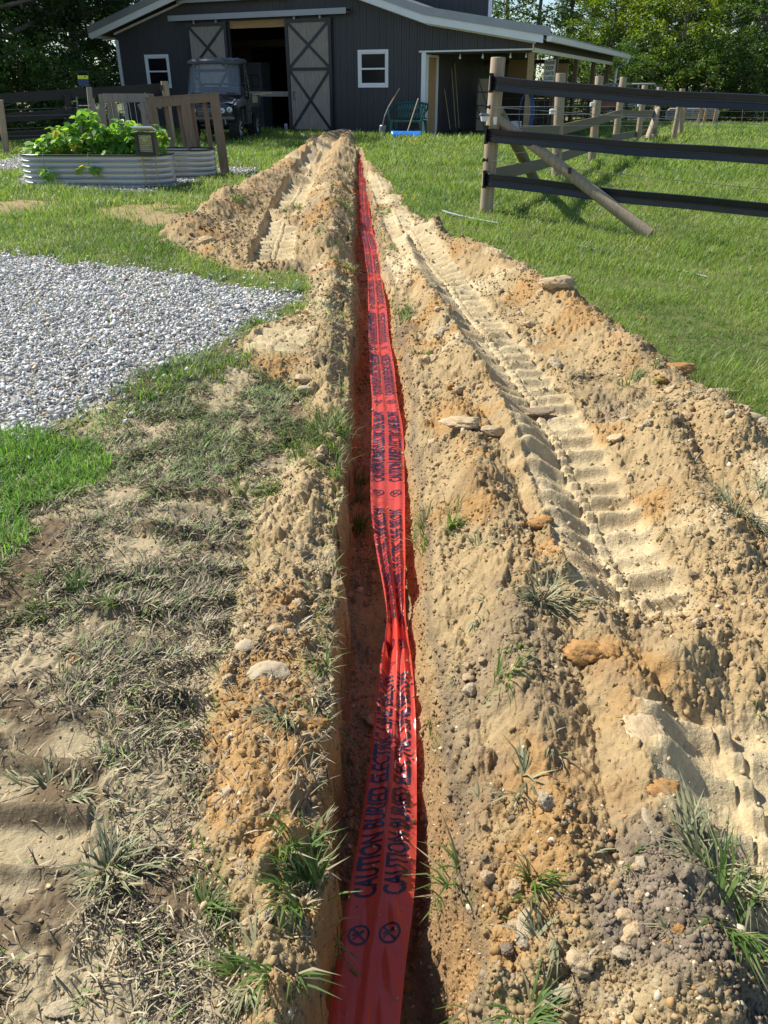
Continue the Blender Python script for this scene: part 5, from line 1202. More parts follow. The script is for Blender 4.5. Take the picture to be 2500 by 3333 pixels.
# ---- second fence running back from the corner
PP = [(1812, 582, 1826, 238), (1927, 527, 1952, 247), (2005, 446, 2030, 250), (2076, 458, 2100, 277), (2130, 446, 2148, 283)]
YY_ = [13.25, 16.2, 19.2, 22.0, 24.4]
bf = empty('board_fence', (2.74, 13.25, gz(2.74, 13.25)), 0, 'paddock fence of round posts and greenish oak boards running back to the lean-to', 'fence'); Lb = bf.location.copy(); tops = []
for (u0, v0, u1, v1), Y in zip(PP, YY_):
    t_ = at(u1, v1, Y); b_ = at(u0, v0, Y); b_.z = gz(b_.x, Y)-.2; tops.append((t_, b_)); mb = MB(); r = .075
    mb.tube([b_-Lb, (b_-Lb).lerp(t_-Lb, .6), t_-Lb-Vector((0, 0, .01)), t_-Lb], [r, r, r, r*.93], 14); mb.build('post', M['post'], bf, smooth=True, ang=60)
def board(pts, w):
    for a_, b_ in zip(pts[:-1], pts[1:]): 
        mb = MB(); mb.bar(a_-Lb, b_-Lb, .022, w); mb.build('board', M['oak'], bf)
P0 = Vector((1.30, 9.85, 0))
board([at(1655, 440, 10.0), at(1815, 425, 13.15), at(1950, 392, 16.1), at(2020, 368, 19.1), at(2095, 372, 21.9), at(2138, 370, 24.3)], .15)
board([at(1600, 570, 9.9), at(1760, 535, 12.2), at(1932, 475, 16.1)], .15)
board([at(1990, 450, 17.5), at(2065, 436, 21.9), at(2135, 425, 24.3)], .14)
A_, B_ = at(2142, 356, 24.0), at(2105, 458, 22.3); mb = MB(); mb.tube([A_-Lb, B_-Lb], .075, 10); mb.build('brace', M['post'], bf, smooth=True, ang=60)
for v0, v1 in ((348, 345), (372, 372), (410, 408), (505, 440)):
    mb = MB(); mb.tube([at(1610, v0, 9.8)-Lb, at(1830, (v0*.65+v1*.35), 13.2)-Lb, at(2138, v1, 24.3)-Lb], .004, 5); mb.build('wire', M['wire'], bf)
for u, v, Y in ((1797, 363, 13.1), (1927, 340, 16.1), (2080, 343, 21.9)):
    mb = MB(); mb.lathe([(0, -.04), (.04, -.03), (.04, .03), (0, .04)], 10, c=tuple(at(u, v, Y)-Lb)); mb.build('insulator', M['whiteplastic'], bf, smooth=True)
# far posts of the next fence
ff = empty('wire_fence', (*gp(2193, 458), 0), 0, 'far wire fence with leaning posts at the back of the right paddock', 'fence'); ff.location.z = gz(ff.location.x, ff.location.y); Lf = ff.location.copy()
for (u0, v0, u1, v1, Y) in ((2190, 460, 2222, 288, 22.8), (2220, 443, 2218, 340, 25.5)):
    mb = MB(); a_ = at(u0, v0, Y); a_.z -= .2; mb.tube([a_-Lf, at(u1, v1, Y)-Lf], .07, 10); mb.build('post', M['post'], ff, smooth=True, ang=60)
for k, (v0, v1) in enumerate(((360, 362), (379, 382), (397, 400), (410, 416))):
    mb = MB(); mb.tube([at(1950, v0, 25)-Lf, at(2200, v0, 24)-Lf, at(2700, v1+4, 23)-Lf], .0045, 5); mb.build('wire', M['wire'], ff)
for u in (2270, 2330, 2410, 2480):
    mb = MB(); mb.tube([at(u, 445, 23.4)-Lf, at(u+8, 350, 23.4)-Lf], .008, 5); mb.build('stay', M['wire'], ff)
# tube gates
def tube_gate(name, A_, B_, z0, z1, n, m, lab, r=.022, uprights=2):
    e = empty(name, (A_.x, A_.y, gz(A_.x, A_.y)), 0, lab, 'gate'); a = Vector((0, 0, 0)); b = Vector((B_.x-A_.x, B_.y-A_.y, 0))
    mb = MB(); c = .1; mb.tube([a+Vector((0, 0, z0)), a+Vector((0, 0, z1-c)), a+b.normalized()*c+Vector((0, 0, z1)), b-b.normalized()*c+Vector((0, 0, z1)), b+Vector((0, 0, z1-c)), b+Vector((0, 0, z0)), a+Vector((0, 0, z0))], r, 8); mb.build('frame', m, e, smooth=True)
    for k in range(1, n): mb = MB(); z = z0+(z1-z0)*k/n; mb.tube([a+Vector((0, 0, z)), b+Vector((0, 0, z))], r*.8, 6); mb.build('rail', m, e, smooth=True)
    for k in range(1, uprights+1): mb = MB(); q = b*(k/(uprights+1)); mb.tube([q+Vector((0, 0, z0)), q+Vector((0, 0, z1))], r*.8, 6); mb.build('upright', m, e)
    return e
M['tubedark'] = pmat('dark_tube', (.03, .035, .035), .4, metal=.4); M['tubepale'] = pmat('pale_tube', (.42, .42, .40), .45, metal=.3)
q0, q1, q2 = bw(4.34, .3), bw(4.34, 2.9), bw(4.34, 5.6); q3, q4 = bw(4.34, 8.4), bw(4.34, 11.0)
tube_gate('tube_gate', q0, q1, .25, 1.35, 5, M['tubedark'], 'dark tube gate nearest the lean-to corner post, below the sign')
tube_gate('tube_gate', q1, q2, .25, 1.35, 5, M['tubedark'], 'dark tube gate in the second bay of the lean-to side')
tube_gate('tube_gate', q2, q3, .25, 1.35, 5, M['tubedark'], 'dark tube gate in the third bay of the lean-to side')
tube_gate('tube_gate', q3, q4, .25, 1.35, 5, M['tubedark'], 'dark tube gate in the last bay of the lean-to side')
ga, gb = at(1960, 270, 30), at(2125, 272, 30); tube_gate('tube_gate', Vector((ga.x, 30, 0)), Vector((gb.x, 29.5, 0)), .3, at(1960, 274, 30).z-gz(ga.x, 30), 5, M['tubepale'], 'tall pale arched tube gate beyond the second fence posts', r=.03)
ga, gb = at(2180, 300, 33), at(2352, 300, 32.5); e = tube_gate('tube_gate', Vector((ga.x, 33, 0)), Vector((gb.x, 32.5, 0)), .2, at(2200, 354, 33).z-gz(ga.x, 33), 5, M['tubepale'], 'pale grey tube gate far right before the tree line', r=.03, uprights=1)
for i, u in enumerate((2230, 2282, 2300, 2333)):
    a_ = at(u, 350, 32.2); zg = gz(a_.x, 32.2); mb = MB(); mb.bar((0, 0, 0), (.02, 0, a_.z-zg), .10, .03, up=(0, 1, 0)); o = mb.build('wood_stake', M['newwood']); o.location = (a_.x, 32.2, zg); tag(o, ['first orange board from the left on the far pale gate', 'second orange board from the left on the far pale gate', 'third orange board from the left on the far pale gate', 'orange post at the right end of the far pale gate'][i], 'board')
# ---- dark board fence at left
M['blackboard'] = wood('black_board', (.016, .014, .013), (.035, .03, .028), 0)
lf = empty('board_fence', (*gp(25, 500), 0), 0, 'black painted board fence along the trees left of the barn', 'fence'); lf.location.z = gz(lf.location.x, lf.location.y); Ll = lf.location.copy()
for (u0, v0, u1, v1, w) in ((-260, 338, 528, 286, .19), (-260, 402, 300, 365, .17), (-260, 462, 300, 425, .16)):
    A_, B_ = at(u0, v0, 18.2), at(u1, v1, 20.4 if u1 > 400 else 19.6); mb = MB(); mb.bar(A_-Ll, B_-Ll, .03, w); mb.build('board', M['blackboard'], lf)
for u, v0, v1, Y in ((3, 300, 505, 18.3), (-150, 305, 520, 18.1), (222, 285, 455, 19.4)):
    mb = MB(); a_ = at(u+18, v1, Y); a_.z = gz(a_.x, Y)-.1; mb.tube([a_-Ll, at(u-4, v0+25, Y)-Ll], .07, 10); mb.build('post', M['post'] if u == 3 else M['blackboard'], lf, smooth=True, ang=60)
for v in (358, 380, 420, 445): mb = MB(); mb.tube([at(-260, v+6, 18.1)-Ll, at(250, v-8, 19.2)-Ll], .004, 5); mb.build('wire', M['wire'], lf)
a_, b_ = at(535, 264, 20.3), at(545, 340, 20.3); b_ = a_+(b_-a_)*((a_.z-gz(a_.x, 20.3)+.1)/(a_.z-b_.z)); mb = MB(); mb.tube([b_-Ll, a_-Ll], .085, 10); mb.build('end_post', M['post'], lf, smooth=True, ang=60)
mb = MB(); mb.tube([at(518, 348, 20.0)-Ll, at(536, 325, 20.2)-Ll], .05, 8); mb.build('brace_stub', M['post'], lf)
mb = MB(); q = at(526, 286, 20.15)-Ll; mb.box(q, (.06, .05, .12)); mb.build('end_bracket', M['blackpl'], lf)
# ================================================================ UTILITY BUGGY
M['bodyblack'] = pmat('black_body', (.016, .018, .020), .22, var=.1, spec=.6); M['roughblack'] = pmat('black_moulding', (.05, .053, .058), .45, var=.15)
M['tyre'] = pmat('tyre_rubber', (.022, .021, .020), .85, bump=.001); M['rimm'] = pmat('rim_alloy', (.55, .56, .58), .3, metal=.8); M['rimdark'] = pmat('rim_black', (.02, .02, .02), .4)
M['lens'] = pmat('lamp_lens', (.75, .76, .78), .12, spec=.8, var=.05)
bg_ = (-4.50, 22.75); ub = empty('utility_buggy', (bg_[0], bg_[1], gz(*bg_)), R(-5), 'black two seat utility buggy with clear windshield parked before the barn doorway', 'utility vehicle')
# local: x across, y back (front at y=-.35), front axle y=0, rear axle y=1.95
def loft(secs, name, m, bevel=0, smooth=True):
    """secs: list of rings (list of xyz)"""
    n = len(secs[0]); vs = [p for s in secs for p in s]; fs = [(i*n+k, i*n+(k+1) % n, (i+1)*n+(k+1) % n, (i+1)*n+k) for i in range(len(secs)-1) for k in range(n)]
    fs += [tuple(range(n)), tuple(range((len(secs)-1)*n, len(secs)*n))]; mb = MB(); mb.add(vs, fs); return mb.build(name, m, ub, smooth=smooth, ang=32)
def ring(y, hw, z0, z1, r=.06, crown=0.):
    return [(-hw, y, z0), (-hw, y, z1-r), (-hw+r, y, z1), (-hw*.35, y, z1+crown), (hw*.35, y, z1+crown), (hw-r, y, z1), (hw, y, z1-r), (hw, y, z0)]
hood = loft([ring(-.42, .50, .62, .78, .05), ring(-.40, .60, .56, .86, .06, .02), ring(-.25, .66, .56, .93, .07, .04), ring(.10, .68, .62, 1.02, .08, .05), ring(.36, .70, .62, 1.10, .08, .04)], 'hood', M['bodyblack'])
mb = MB(); mb.grid(lambda u, v: ((u-.5)*(.62+.24*v), -.36+.66*v, .905+.165*v+.055*math.cos((u-.5)*math.pi)), 10, 8); o = mb.build('hood_panel', M['roughblack'], ub, smooth=True)
for sx in (-1, 1):
    mb = MB(); mb.grid(lambda u, v: (sx*(.36+.28*u), -.37+.40*v, .885+.10*v+.02*math.sin(u*3)), 6, 6); mb.build('hood_vent', M['greymetal'], ub, smooth=True)
    mb = MB(); mb.tube([(sx*.70, -.30, .80), (sx*.76, -.1, .90), (sx*.78, .25, .92), (sx*.76, .5, .80), (sx*.75, .62, .45)], [.07, .10, .10, .08, .06], 10); mb.build('fender', M['roughblack'], ub, smooth=True)
    for k, (hx, hz) in enumerate(((.38, .73), (.57, .755))):
        mb = MB(); mb.lathe([(0, -.462), (.048, -.46), (.062, -.448), (.066, -.40)], 20, axis='y', c=(sx*hx, 0, hz)); h_ = mb.build('headlight', M['lens'], ub, smooth=True)
        mb = MB(); [mb.bar((sx*hx, -.466, hz), (sx*hx+.048*math.cos(a), -.462, hz+.048*math.sin(a)), .014, .006) for a in (.78, 2.36, 3.93, 5.5)]; mb.lathe([(0, -.47), (.016, -.47), (.016, -.46)], 10, axis='y', c=(sx*hx, 0, hz)); mb.build('lens_cross', M['blackmetal'], h_)
mb = MB(); mb.bb(-.28, .28, -.455, -.40, .60, .82); mb.bb(-.66, .66, -.44, -.395, .50, .62); mb.build('grille', M['bodyblack'], ub, bevel=.015)
mb = MB(); mb.bb(-.25, .25, -.462, -.456, .705, .715); mb.tube([(-.70, -.48, .56), (.70, -.48, .56)], .018, 8); mb.tube([(-.45, -.47, .42), (-.45, -.48, .58)], .018, 8); mb.tube([(.45, -.47, .42), (.45, -.48, .58)], .018, 8); mb.build('front_bumper', M['greymetal'], ub, smooth=True)
me = text_mesh('Kawasaki', .075, bold=.02); w = max(v.co.x for v in me.vertices)
for v in me.vertices: v.co = Vector((v.co.x-w/2, -.4565, .745+v.co.y))
link('badge', me, M['greymetal'], ub)
# cab: sides, floor, seat, dash
mb = MB(); mb.bb(-.70, .70, .36, 1.25, .38, .46); mb.bb(-.72, -.66, .38, .55, .44, 1.06); mb.bb(.66, .72, .38, .55, .44, 1.06); mb.bb(-.72, .72, 1.10, 1.28, .40, .98); mb.build('cab_tub', M['roughblack'], ub, bevel=.02)
mb = MB(); mb.bb(-.66, .66, .38, .52, .86, 1.12); mb.tube([(-.30, .52, 1.04), (-.30, .64, 1.12)], .02, 8); mb.build('dashboard', M['roughblack'], ub, bevel=.02)
mb = MB(); mb.lathe([(.165, -.012), (.18, 0), (.165, .012), (.150, 0), (.165, -.012)], 20); sw = mb.build('steering_wheel', M['blackpl'], ub, smooth=True); sw.location = (-.30, .66, 1.13); sw.rotation_euler = (R(55), 0, 0)
mb = MB(); mb.bb(-.62, .62, .72, 1.12, .56, .76); mb.bb(-.62, .62, 1.05, 1.17, .76, 1.28); mb.build('seat', M['blackpl'], ub, bevel=.03)
# roll cage
mb = MB()
for sx in (-1, 1):
    mb.tube([(sx*.71, .34, 1.06), (sx*.68, .46, 1.40), (sx*.62, .62, 1.82), (sx*.62, 1.22, 1.84), (sx*.67, 1.30, 1.40), (sx*.70, 1.30, .6)], .026, 8)
for y, z in ((.62, 1.82), (1.22, 1.84), (1.30, 1.35), (.36, 1.10)): mb.tube([(-.66, y, z), (.66, y, z)], .024, 8)
mb.build('roll_cage', M['bodyblack'], ub, smooth=True)
# side net slats
for sx in (-1, 1):
    mb = MB(); 
    for k in range(6): mb.tube([(sx*.69, .98, 1.10+k*.12), (sx*.69, 1.28, 1.12+k*.12)], .012, 6)
    mb.tube([(sx*.69, .96, 1.05), (sx*.685, .95, 1.75)], .014, 6); mb.tube([(sx*.72, .45, .95), (sx*.72, .85, .72), (sx*.72, 1.2, .70)], .02, 6); mb.build('side_guard', M['blackpl'], ub, smooth=True)
# windshield: clear bowed sheet
m = bpy.data.materials.new('clear_screen'); m.use_nodes = True; t = m.node_tree; L = t.links.new; b = t.nodes['Principled BSDF']; b.inputs['Base Color'].default_value = (.50, .54, .60, 1); b.inputs['Roughness'].default_value = .25
tp = N(t, 'ShaderNodeBsdfTransparent'); tp.inputs[0].default_value = (.85, .88, .9, 1); ms = N(t, 'ShaderNodeMixShader'); ms.inputs[0].default_value = .24; L(tp.outputs[0], ms.inputs[1]); L(b.outputs[0], ms.inputs[2]); L(ms.outputs[0], t.nodes['Material Output'].inputs[0]); M['screen'] = m
mb = MB(); mb.grid(lambda u, v: ((u-.5)*2*(.69-.06*v), .30+.27*v-.06*math.cos((u-.5)*math.pi), 1.10+.72*v), 12, 6); o = mb.build('windshield', M['screen'], ub, smooth=True)
mb = MB(); pts = [((u-.5)*2*.695, .29-.06*math.cos((u-.5)*math.pi), 1.09) for u in np.linspace(0, 1, 9)]; mb.tube(pts, .016, 6)
for sx in (-1, 1): mb.tube([(sx*.70, .30, 1.08), (sx*.635, .575, 1.83)], .018, 6)
mb.build('windshield_frame', M['roughblack'], ub, smooth=True)
for sx in (-1, 1): mb = MB(); mb.bb(sx*.48-.13, sx*.48+.13, .19, .27, 1.06, 1.14); mb.build('turn_lamp', M['bodyblack'], ub, bevel=.03)
# roof
def rf(y, hw, z, th, cr=.03): return [(-hw, y, z), (-hw-.01, y, z+th*.5), (-hw+.05, y, z+th), (0, y, z+th+cr), (hw-.05, y, z+th), (hw+.01, y, z+th*.5), (hw, y, z), (0, y, z+.01)]
loft([rf(.44, .64, 1.80, .05), rf(.48, .70, 1.79, .10), rf(.85, .70, 1.83, .10), rf(1.25, .70, 1.84, .09), rf(1.38, .64, 1.83, .05)], 'roof', M['roughblack'])
mb = MB()
for k in range(7): x = -.52+k*.173; mb.tube([(x, .455, 1.83+.0), (x, .49, 1.895+.03*(1-abs(x)/.7)), (x, .9, 1.935+.03*(1-abs(x)/.7)), (x, 1.3, 1.935)], .013, 6)
mb.build('roof_ribs', M['greymetal'], ub, smooth=True)
# cargo bed
mb = MB(); mb.bb(-.70, .70, 1.36, 2.45, .78, .84); mb.bb(-.72, -.68, 1.36, 2.45, .82, 1.12); mb.bb(.68, .72, 1.36, 2.45, .82, 1.12); mb.bb(-.70, .70, 1.36, 1.40, .84, 1.14); mb.bb(-.68, .68, 2.42, 2.46, .82, 1.10); mb.build('cargo_bed', M['roughblack'], ub, bevel=.012)
M['deckal'] = pmat('label_green', (.20, .26, .12), .4, col2=(.5, .5, .35), scale=12)
mb = MB(); mb.bb(.721, .724, 1.50, 2.10, .90, 1.06); mb.build('bed_label', M['deckal'], ub)
mb = MB(); mb.bb(-.35, .35, .35, 2.3, .34, .50); mb.bb(-.68, .68, 1.62, 1.75, .44, .78); [mb.tube([(-.55, y, .33), (.55, y, .33)], .04, 8) for y in (0, 1.95)]; mb.build('chassis', M['blackpl'], ub)
# wheels
def wheel(x, y):
    s = 1 if x > 0 else -1; R0, W = .325, .125
    mb = MB(); mb.lathe([(R0*.60, -W), (R0*.80, -W*1.04), (R0*.93, -W*.92), (R0*.965, -W*.6), (R0*.97, 0), (R0*.965, W*.6), (R0*.93, W*.92), (R0*.80, W*1.04), (R0*.60, W)], 40, axis='x')
    for k in range(22):
        a = 6.2832*k/22
        for q, (dx, da, w_, l_) in enumerate(((-.066, 0, .075, .050), (.066, .14, .075, .050), (0, .07, .05, .035))):
            aa = a+da; c = ((dx), (R0*.985)*math.cos(aa), (R0*.985)*math.sin(aa)); Mx = Euler((aa, 0, 0)).to_matrix() @ Euler((0, 0, .35*(1 if dx > 0 else -1) if q < 2 else 0)).to_matrix()
            mb.box(c, (w_, .030, l_), Mx)
        for sd in (-1, 1):
            aa = a+(.14 if sd > 0 else 0); mb.box((sd*W*1.0, R0*.88*math.cos(aa), R0*.88*math.sin(aa)), (.016, .05, .045), Euler((aa, 0, 0)).to_matrix())
    e = mb.build('wheel', M['tyre'], ub); e.location = (x, y, R0)
    mb = MB(); mb.lathe([(R0*.62, -s*W*.6), (R0*.62, s*W*.95), (R0*.58, s*W*.95), (R0*.56, s*W*.55), (.02, s*W*.50), (0, s*W*.50)], 28, axis='x'); mb.build('rim', M['rimdark'], e, smooth=True)
    mb = MB()
    for k in range(7):
        a = 6.2832*k/7
        for d in (-.12, .12): mb.bar((s*W*.72, .05*math.cos(a), .05*math.sin(a)), (s*W*.93, R0*.58*math.cos(a+d), R0*.58*math.sin(a+d)), .012, .020)
    mb.lathe([(0, s*W*.85), (.045, s*W*.82), (.05, s*W*.5)], 14, axis='x'); mb.build('spokes', M['rimm'], e); return e
for x in (-.60, .60):
    for y in (0, 1.95): wheel(x, y)
p = at(790, 312, 23.9); q = at(882, 303, 24.9); mb = MB(); mb.tube([(0, 0, 0), q-p], .018, 8); o = mb.build('wood_pole', M['handle']); o.location = p; tag(o, 'pale wooden pole sticking out over the cargo bed of the buggy', 'pole')

# ================================================================ HORSES
M['bay'] = pmat('bay_coat', (.16, .065, .03), .55, col2=(.24, .10, .045), scale=3); M['chest'] = pmat('chestnut_coat', (.32, .13, .05), .55, col2=(.42, .19, .08), scale=3); M['mane'] = pmat('dark_mane', (.02, .015, .012), .7); M['sock'] = pmat('white_sock', (.6, .58, .55), .7)
def horse(loc, rz, coat, label):
    e = empty('horse', loc, rz, label, 'horse')
    # x forward, z up; one skinned skeleton
    V = [(-.55,0,1.22),(-.25,0,1.25),(.15,0,1.20),(.50,0,1.24),(.72,0,1.42),(.92,0,1.66),(1.02,0,1.78),(1.20,0,1.60),(1.38,0,1.42),(1.46,0,1.34),(-.78,0,1.20)]
    Rr = [.27,.27,.28,.26,.19,.13,.11,.10,.07,.055,.20]; E_ = [(0,1),(1,2),(2,3),(3,4),(4,5),(5,6),(6,7),(7,8),(8,9),(0,10)]
    for sy in (-1, 1):
        b = len(V); V += [(-.62,sy*.15,.98),(-.52,sy*.16,.78),(-.72,sy*.16,.50),(-.68,sy*.16,.14),(-.64,sy*.16,.04)]; Rr += [.16,.10,.06,.042,.055]; E_ += [(0,b)]+[(b+i, b+i+1) for i in range(4)]
        b = len(V); V += [(.52,sy*.14,.98),(.50,sy*.15,.76),(.52,sy*.15,.48),(.50,sy*.15,.14),(.53,sy*.15,.04)]; Rr += [.12,.075,.052,.038,.052]; E_ += [(3,b)]+[(b+i, b+i+1) for i in range(4)]
        b = len(V); V += [(1.00,sy*.06,1.84),(.99,sy*.07,1.93)]; Rr += [.035,.012]; E_ += [(6,b),(b,b+1)]
    me = bpy.data.meshes.new('body'); me.from_pydata(V, E_, []); o = link('body', me, coat, e); sk = o.modifiers.new('skin', 'SKIN')
    for i, r in enumerate(Rr): o.data.skin_vertices[0].data[i].radius = (r, r)
    o.data.skin_vertices[0].data[0].use_root = True; ss = o.modifiers.new('sub', 'SUBSURF'); ss.levels = ss.render_levels = 2
    dg = bpy.context.evaluated_depsgraph_get(); m2 = bpy.data.meshes.new_from_object(o.evaluated_get(dg)); o.modifiers.clear(); o.data = m2; m2.materials.clear(); m2.materials.append(coat); m2.polygons.foreach_set('use_smooth', np.ones(len(m2.polygons), bool))
    mb = MB(); mb.tube([(-.95,0,1.28),(-1.08,0,1.10),(-1.08,0,.75),(-1.02,0,.45)], [.05,.07,.07,.02], 8); mb.build('tail', M['mane'], e, smooth=True)
    mb = MB(); mb.tube([(.45,0,1.48),(.70,0,1.60),(.88,0,1.80),(1.02,0,1.92),(1.10,0,1.80)], [.03,.05,.05,.04,.02], 6); mb.build('mane', M['mane'], e, smooth=True)
    for sy in (-1, 1):
        mb = MB(); mb.lathe([(0, .012), (.010, .006), (.014, 0), (.010, -.006), (0, -.012)], 8, axis='y', c=(1.16, sy*.085, 1.70)); mb.build('eye', M['mane'], e, smooth=True)
    mb = MB(); [mb.lathe([(.052, .0), (.060, .10), (.045, .26), (.038, .27)], 12, c=(x_, y_, .0)) for x_, y_ in ((-.66, -.16), (.51, .15))]; mb.build('sock', M['sock'], e, smooth=True)
    return e
p = at(1990, 352, 28.5); h_ = horse((p.x-.1, 28.5, gz(p.x, 28.5)), R(175), M['bay'], 'small bay horse standing side on behind the paddock gates, white socks')
h_.scale = (.58,)*3
p = at(1768, 372, 30.5); h_ = horse((p.x+.1, 30.5, gz(p.x, 30.5)), R(-80), M['chest'], 'chestnut horse in the shade of the lean-to, glimpsed left of the round posts'); h_.scale = (.58,)*3

# ================================================================ TREES
M['leaf'] = pmat('tree_leaf', (.05, .10, .02), .5, attr=True, var=.25, scale=1.2, trans=.38, tcol=(1.35, 1.5, .6), spec=.3)
M['bark'] = pmat('tree_bark', (.10, .085, .065), .9, col2=(.20, .17, .13), scale=6, stretch=(1, 1, .2), bump=.01, bscale=20)
def tree_proto(seed, h, cr, n_leaf, base_h, leaf=.17, c1=(.035, .075, .018), c2=(.10, .17, .03), trunk_r=.17):
    r_ = np.random.default_rng(seed); rr = random.Random(seed); mb = MB(); lean = (rr.uniform(-.5, .5), rr.uniform(-.5, .5))
    T_ = [(lean[0]*t*t, lean[1]*t*t, h*.92*t) for t in np.linspace(0, 1, 8)]; mb.tube([(0, 0, -.3)]+T_[1:], [trunk_r*1.3]+[trunk_r*(1-.85*t) for t in np.linspace(1/7, 1, 7)], 9)
    cents = []
    for k in range(26):
        t = base_h/h+(1-base_h/h)*(k+.5)/26*.98; z0 = h*.92*t*.96; a = k*2.4+rr.uniform(-.4, .4); L_ = cr*(.45+.65*math.sin(math.pi*min(1, (t-base_h/h)/(1-base_h/h)*.85+.12)))*rr.uniform(.6, 1.1)
        up = rr.uniform(.1, .6); p0 = Vector((lean[0]*t*t, lean[1]*t*t, z0)); p1 = p0+Vector((math.cos(a)*L_*.55, math.sin(a)*L_*.55, L_*up*.4)); p2 = p0+Vector((math.cos(a)*L_, math.sin(a)*L_, L_*up*.8))
        r0 = trunk_r*.38*(1-t)+.02; mb.tube([p0, p1, p2], [r0, r0*.6, .008], 5)
        for q in range(5):
            f = rr.uniform(.35, 1.08); c = p0.lerp(p1, f*2) if f < .5 else p1.lerp(p2, (f-.5)*2); cents.append((c.x+rr.gauss(0, .28), c.y+rr.gauss(0, .28), c.z+rr.gauss(0, .22), rr.uniform(.35, .75)*cr/3))
    cents = np.array(cents); k = r_.integers(0, len(cents), n_leaf); q = r_.normal(size=(n_leaf, 3)); q /= np.linalg.norm(q, axis=1)[:, None]; q *= (r_.random(n_leaf)**.45)[:, None]
    P = cents[k, :3]+q*cents[k, 3:4]*np.array([1.15, 1.15, .6])
    s = leaf*r_.uniform(.6, 1.3, n_leaf); Rm = rotm(n_leaf, r_, .55); quad = np.array([[-.5, 0, 0], [0, -.28, .03], [.5, 0, -.03], [0, .28, .03]])
    V = (np.einsum('nij,vj->nvi', Rm, quad)*s[:, None, None]+P[:, None]).reshape(-1, 3); F = (np.arange(n_leaf)*4)[:, None]+np.arange(4)[None]
    tone = np.clip(r_.normal(.5, .25, n_leaf)+.25*r_.normal(size=len(cents))[k], 0, 1)[:, None]; col = np.array(c1)*(1-tone)+np.array(c2)*tone
    tr = mb.build('trunk', M['bark'], None, smooth=True, fix=False); cr_ = npmesh('crown', V, [F.astype(np.int32)], M['leaf'], None, col=np.repeat(col, 4, 0)); return tr, cr_
protos = {}
def tree(kind, x, y, s, label, cat='tree', name='tree', group=None, rz=None, sz=1.):
    if kind not in protos: protos[kind] = tree_proto(**KINDS[kind]); first = True
    else: first = False
    e = empty(name, (x, y, float(base(x, y))-.05), rnd.uniform(0, 6.28) if rz is None else rz, label, cat, group); e.scale = (s, s, s*sz)
    for o in protos[kind]:
        c = o if first else o.copy()
        if not first: C.objects.link(c)
        c.parent = e
    return e
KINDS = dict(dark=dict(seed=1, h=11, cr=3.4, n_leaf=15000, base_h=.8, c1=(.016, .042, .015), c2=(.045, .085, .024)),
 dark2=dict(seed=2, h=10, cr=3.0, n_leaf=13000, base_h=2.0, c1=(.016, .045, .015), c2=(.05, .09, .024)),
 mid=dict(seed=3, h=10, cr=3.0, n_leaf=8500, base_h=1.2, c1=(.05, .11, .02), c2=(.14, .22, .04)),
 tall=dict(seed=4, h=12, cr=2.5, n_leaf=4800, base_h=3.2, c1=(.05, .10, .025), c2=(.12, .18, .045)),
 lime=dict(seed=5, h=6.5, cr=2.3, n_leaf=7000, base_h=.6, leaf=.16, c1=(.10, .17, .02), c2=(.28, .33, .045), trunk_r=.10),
 bush=dict(seed=6, h=2.6, cr=1.5, n_leaf=6000, base_h=.15, leaf=.10, c1=(.04, .09, .02), c2=(.12, .19, .04), trunk_r=.05))
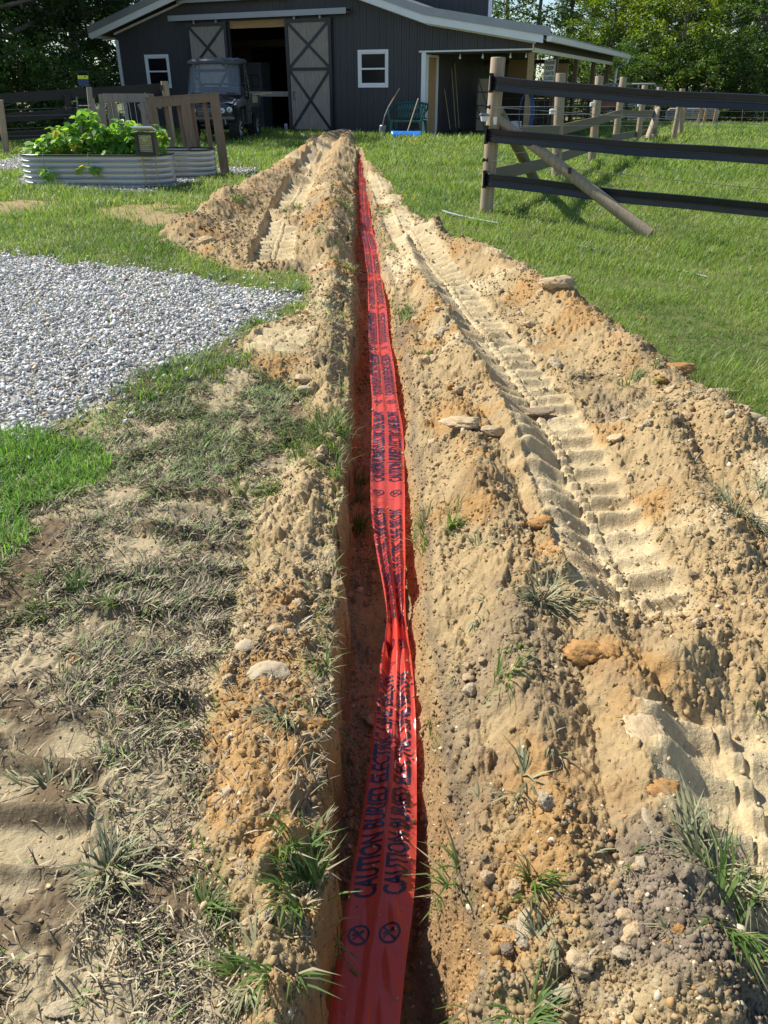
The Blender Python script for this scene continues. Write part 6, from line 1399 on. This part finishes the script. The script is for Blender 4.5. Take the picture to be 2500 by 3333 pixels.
TL = [ # kind, px, Y, scale
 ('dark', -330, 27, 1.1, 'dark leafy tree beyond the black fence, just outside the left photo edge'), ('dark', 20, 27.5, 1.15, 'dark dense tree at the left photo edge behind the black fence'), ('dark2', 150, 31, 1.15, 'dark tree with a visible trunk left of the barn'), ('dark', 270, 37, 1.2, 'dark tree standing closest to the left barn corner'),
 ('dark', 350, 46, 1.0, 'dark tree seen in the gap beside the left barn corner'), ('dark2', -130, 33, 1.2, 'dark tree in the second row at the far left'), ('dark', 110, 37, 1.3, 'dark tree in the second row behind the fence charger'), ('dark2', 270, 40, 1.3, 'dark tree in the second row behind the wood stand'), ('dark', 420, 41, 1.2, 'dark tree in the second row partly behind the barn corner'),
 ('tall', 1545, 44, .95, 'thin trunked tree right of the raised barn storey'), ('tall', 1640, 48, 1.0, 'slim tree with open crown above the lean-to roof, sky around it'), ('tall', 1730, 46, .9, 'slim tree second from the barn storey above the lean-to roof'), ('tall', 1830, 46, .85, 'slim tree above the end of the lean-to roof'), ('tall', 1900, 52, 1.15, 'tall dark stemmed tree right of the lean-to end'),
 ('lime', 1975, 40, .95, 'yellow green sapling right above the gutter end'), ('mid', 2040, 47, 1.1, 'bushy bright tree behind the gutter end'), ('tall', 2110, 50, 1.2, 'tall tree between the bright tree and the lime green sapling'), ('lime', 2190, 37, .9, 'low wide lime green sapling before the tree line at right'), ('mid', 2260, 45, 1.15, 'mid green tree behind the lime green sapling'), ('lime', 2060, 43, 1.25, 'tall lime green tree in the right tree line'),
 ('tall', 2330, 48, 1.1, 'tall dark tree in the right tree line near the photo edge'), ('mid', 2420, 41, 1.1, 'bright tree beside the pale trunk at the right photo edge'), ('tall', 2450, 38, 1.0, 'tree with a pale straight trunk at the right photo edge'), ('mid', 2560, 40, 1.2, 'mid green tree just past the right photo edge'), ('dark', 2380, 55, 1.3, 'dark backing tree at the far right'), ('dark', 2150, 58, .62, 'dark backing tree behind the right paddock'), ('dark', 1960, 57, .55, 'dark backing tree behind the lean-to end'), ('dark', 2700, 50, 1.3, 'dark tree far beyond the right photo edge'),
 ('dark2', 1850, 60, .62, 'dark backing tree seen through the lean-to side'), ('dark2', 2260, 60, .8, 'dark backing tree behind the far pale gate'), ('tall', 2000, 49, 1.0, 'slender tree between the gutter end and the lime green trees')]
for k, u, Y, s, lab in TL:
    p = at(u, 300, Y); tree(k, p.x, Y, s, lab, group='trees round the yard')
BL = [(2000, 36, 1.0), (2080, 39, 1.1), (2160, 36.5, .9), (2240, 38, 1.2), (2310, 36, 1.0), (2390, 37, 1.2), (2470, 36, 1.1), (2540, 37, 1.2), (1910, 40, 1.1), (1840, 42, 1.2), (2620, 38, 1.3)]
lb = ['bush under the gutter end', 'bush left of the far pale gate', 'small bush behind the left end of the far pale gate', 'bush behind the middle of the far pale gate', 'bush at the right end of the far pale gate', 'bush left of the pale trunk', 'bush right of the pale trunk', 'bush at the right photo edge', 'bush seen past the lean-to posts', 'bush seen between the lean-to posts', 'bush just outside the right photo edge']
for (u, Y, s), lab in zip(BL, lb):
    p = at(u, 300, Y); tree('bush', p.x, Y, s, 'green '+lab, 'bush', 'bush', 'bushes along the right tree line', sz=1.1)
for i, (u, Y, s) in enumerate(((-60, 24.5, .9), (60, 25, 1.0), (150, 25.5, .8), (205, 27, .9), (262, 31, .9), (-190, 24, 1.1))):
    p = at(u, 300, Y); tree('bush', p.x, Y, s, ['bush at the left photo edge behind the black fence', 'bush second from the left behind the black fence', 'small bush third from the left behind the black fence', 'bush behind the fence charger', 'bush between the fence charger and the barn corner', 'bush just outside the left photo edge'][i], 'bush', 'bush', 'bushes behind the black fence')
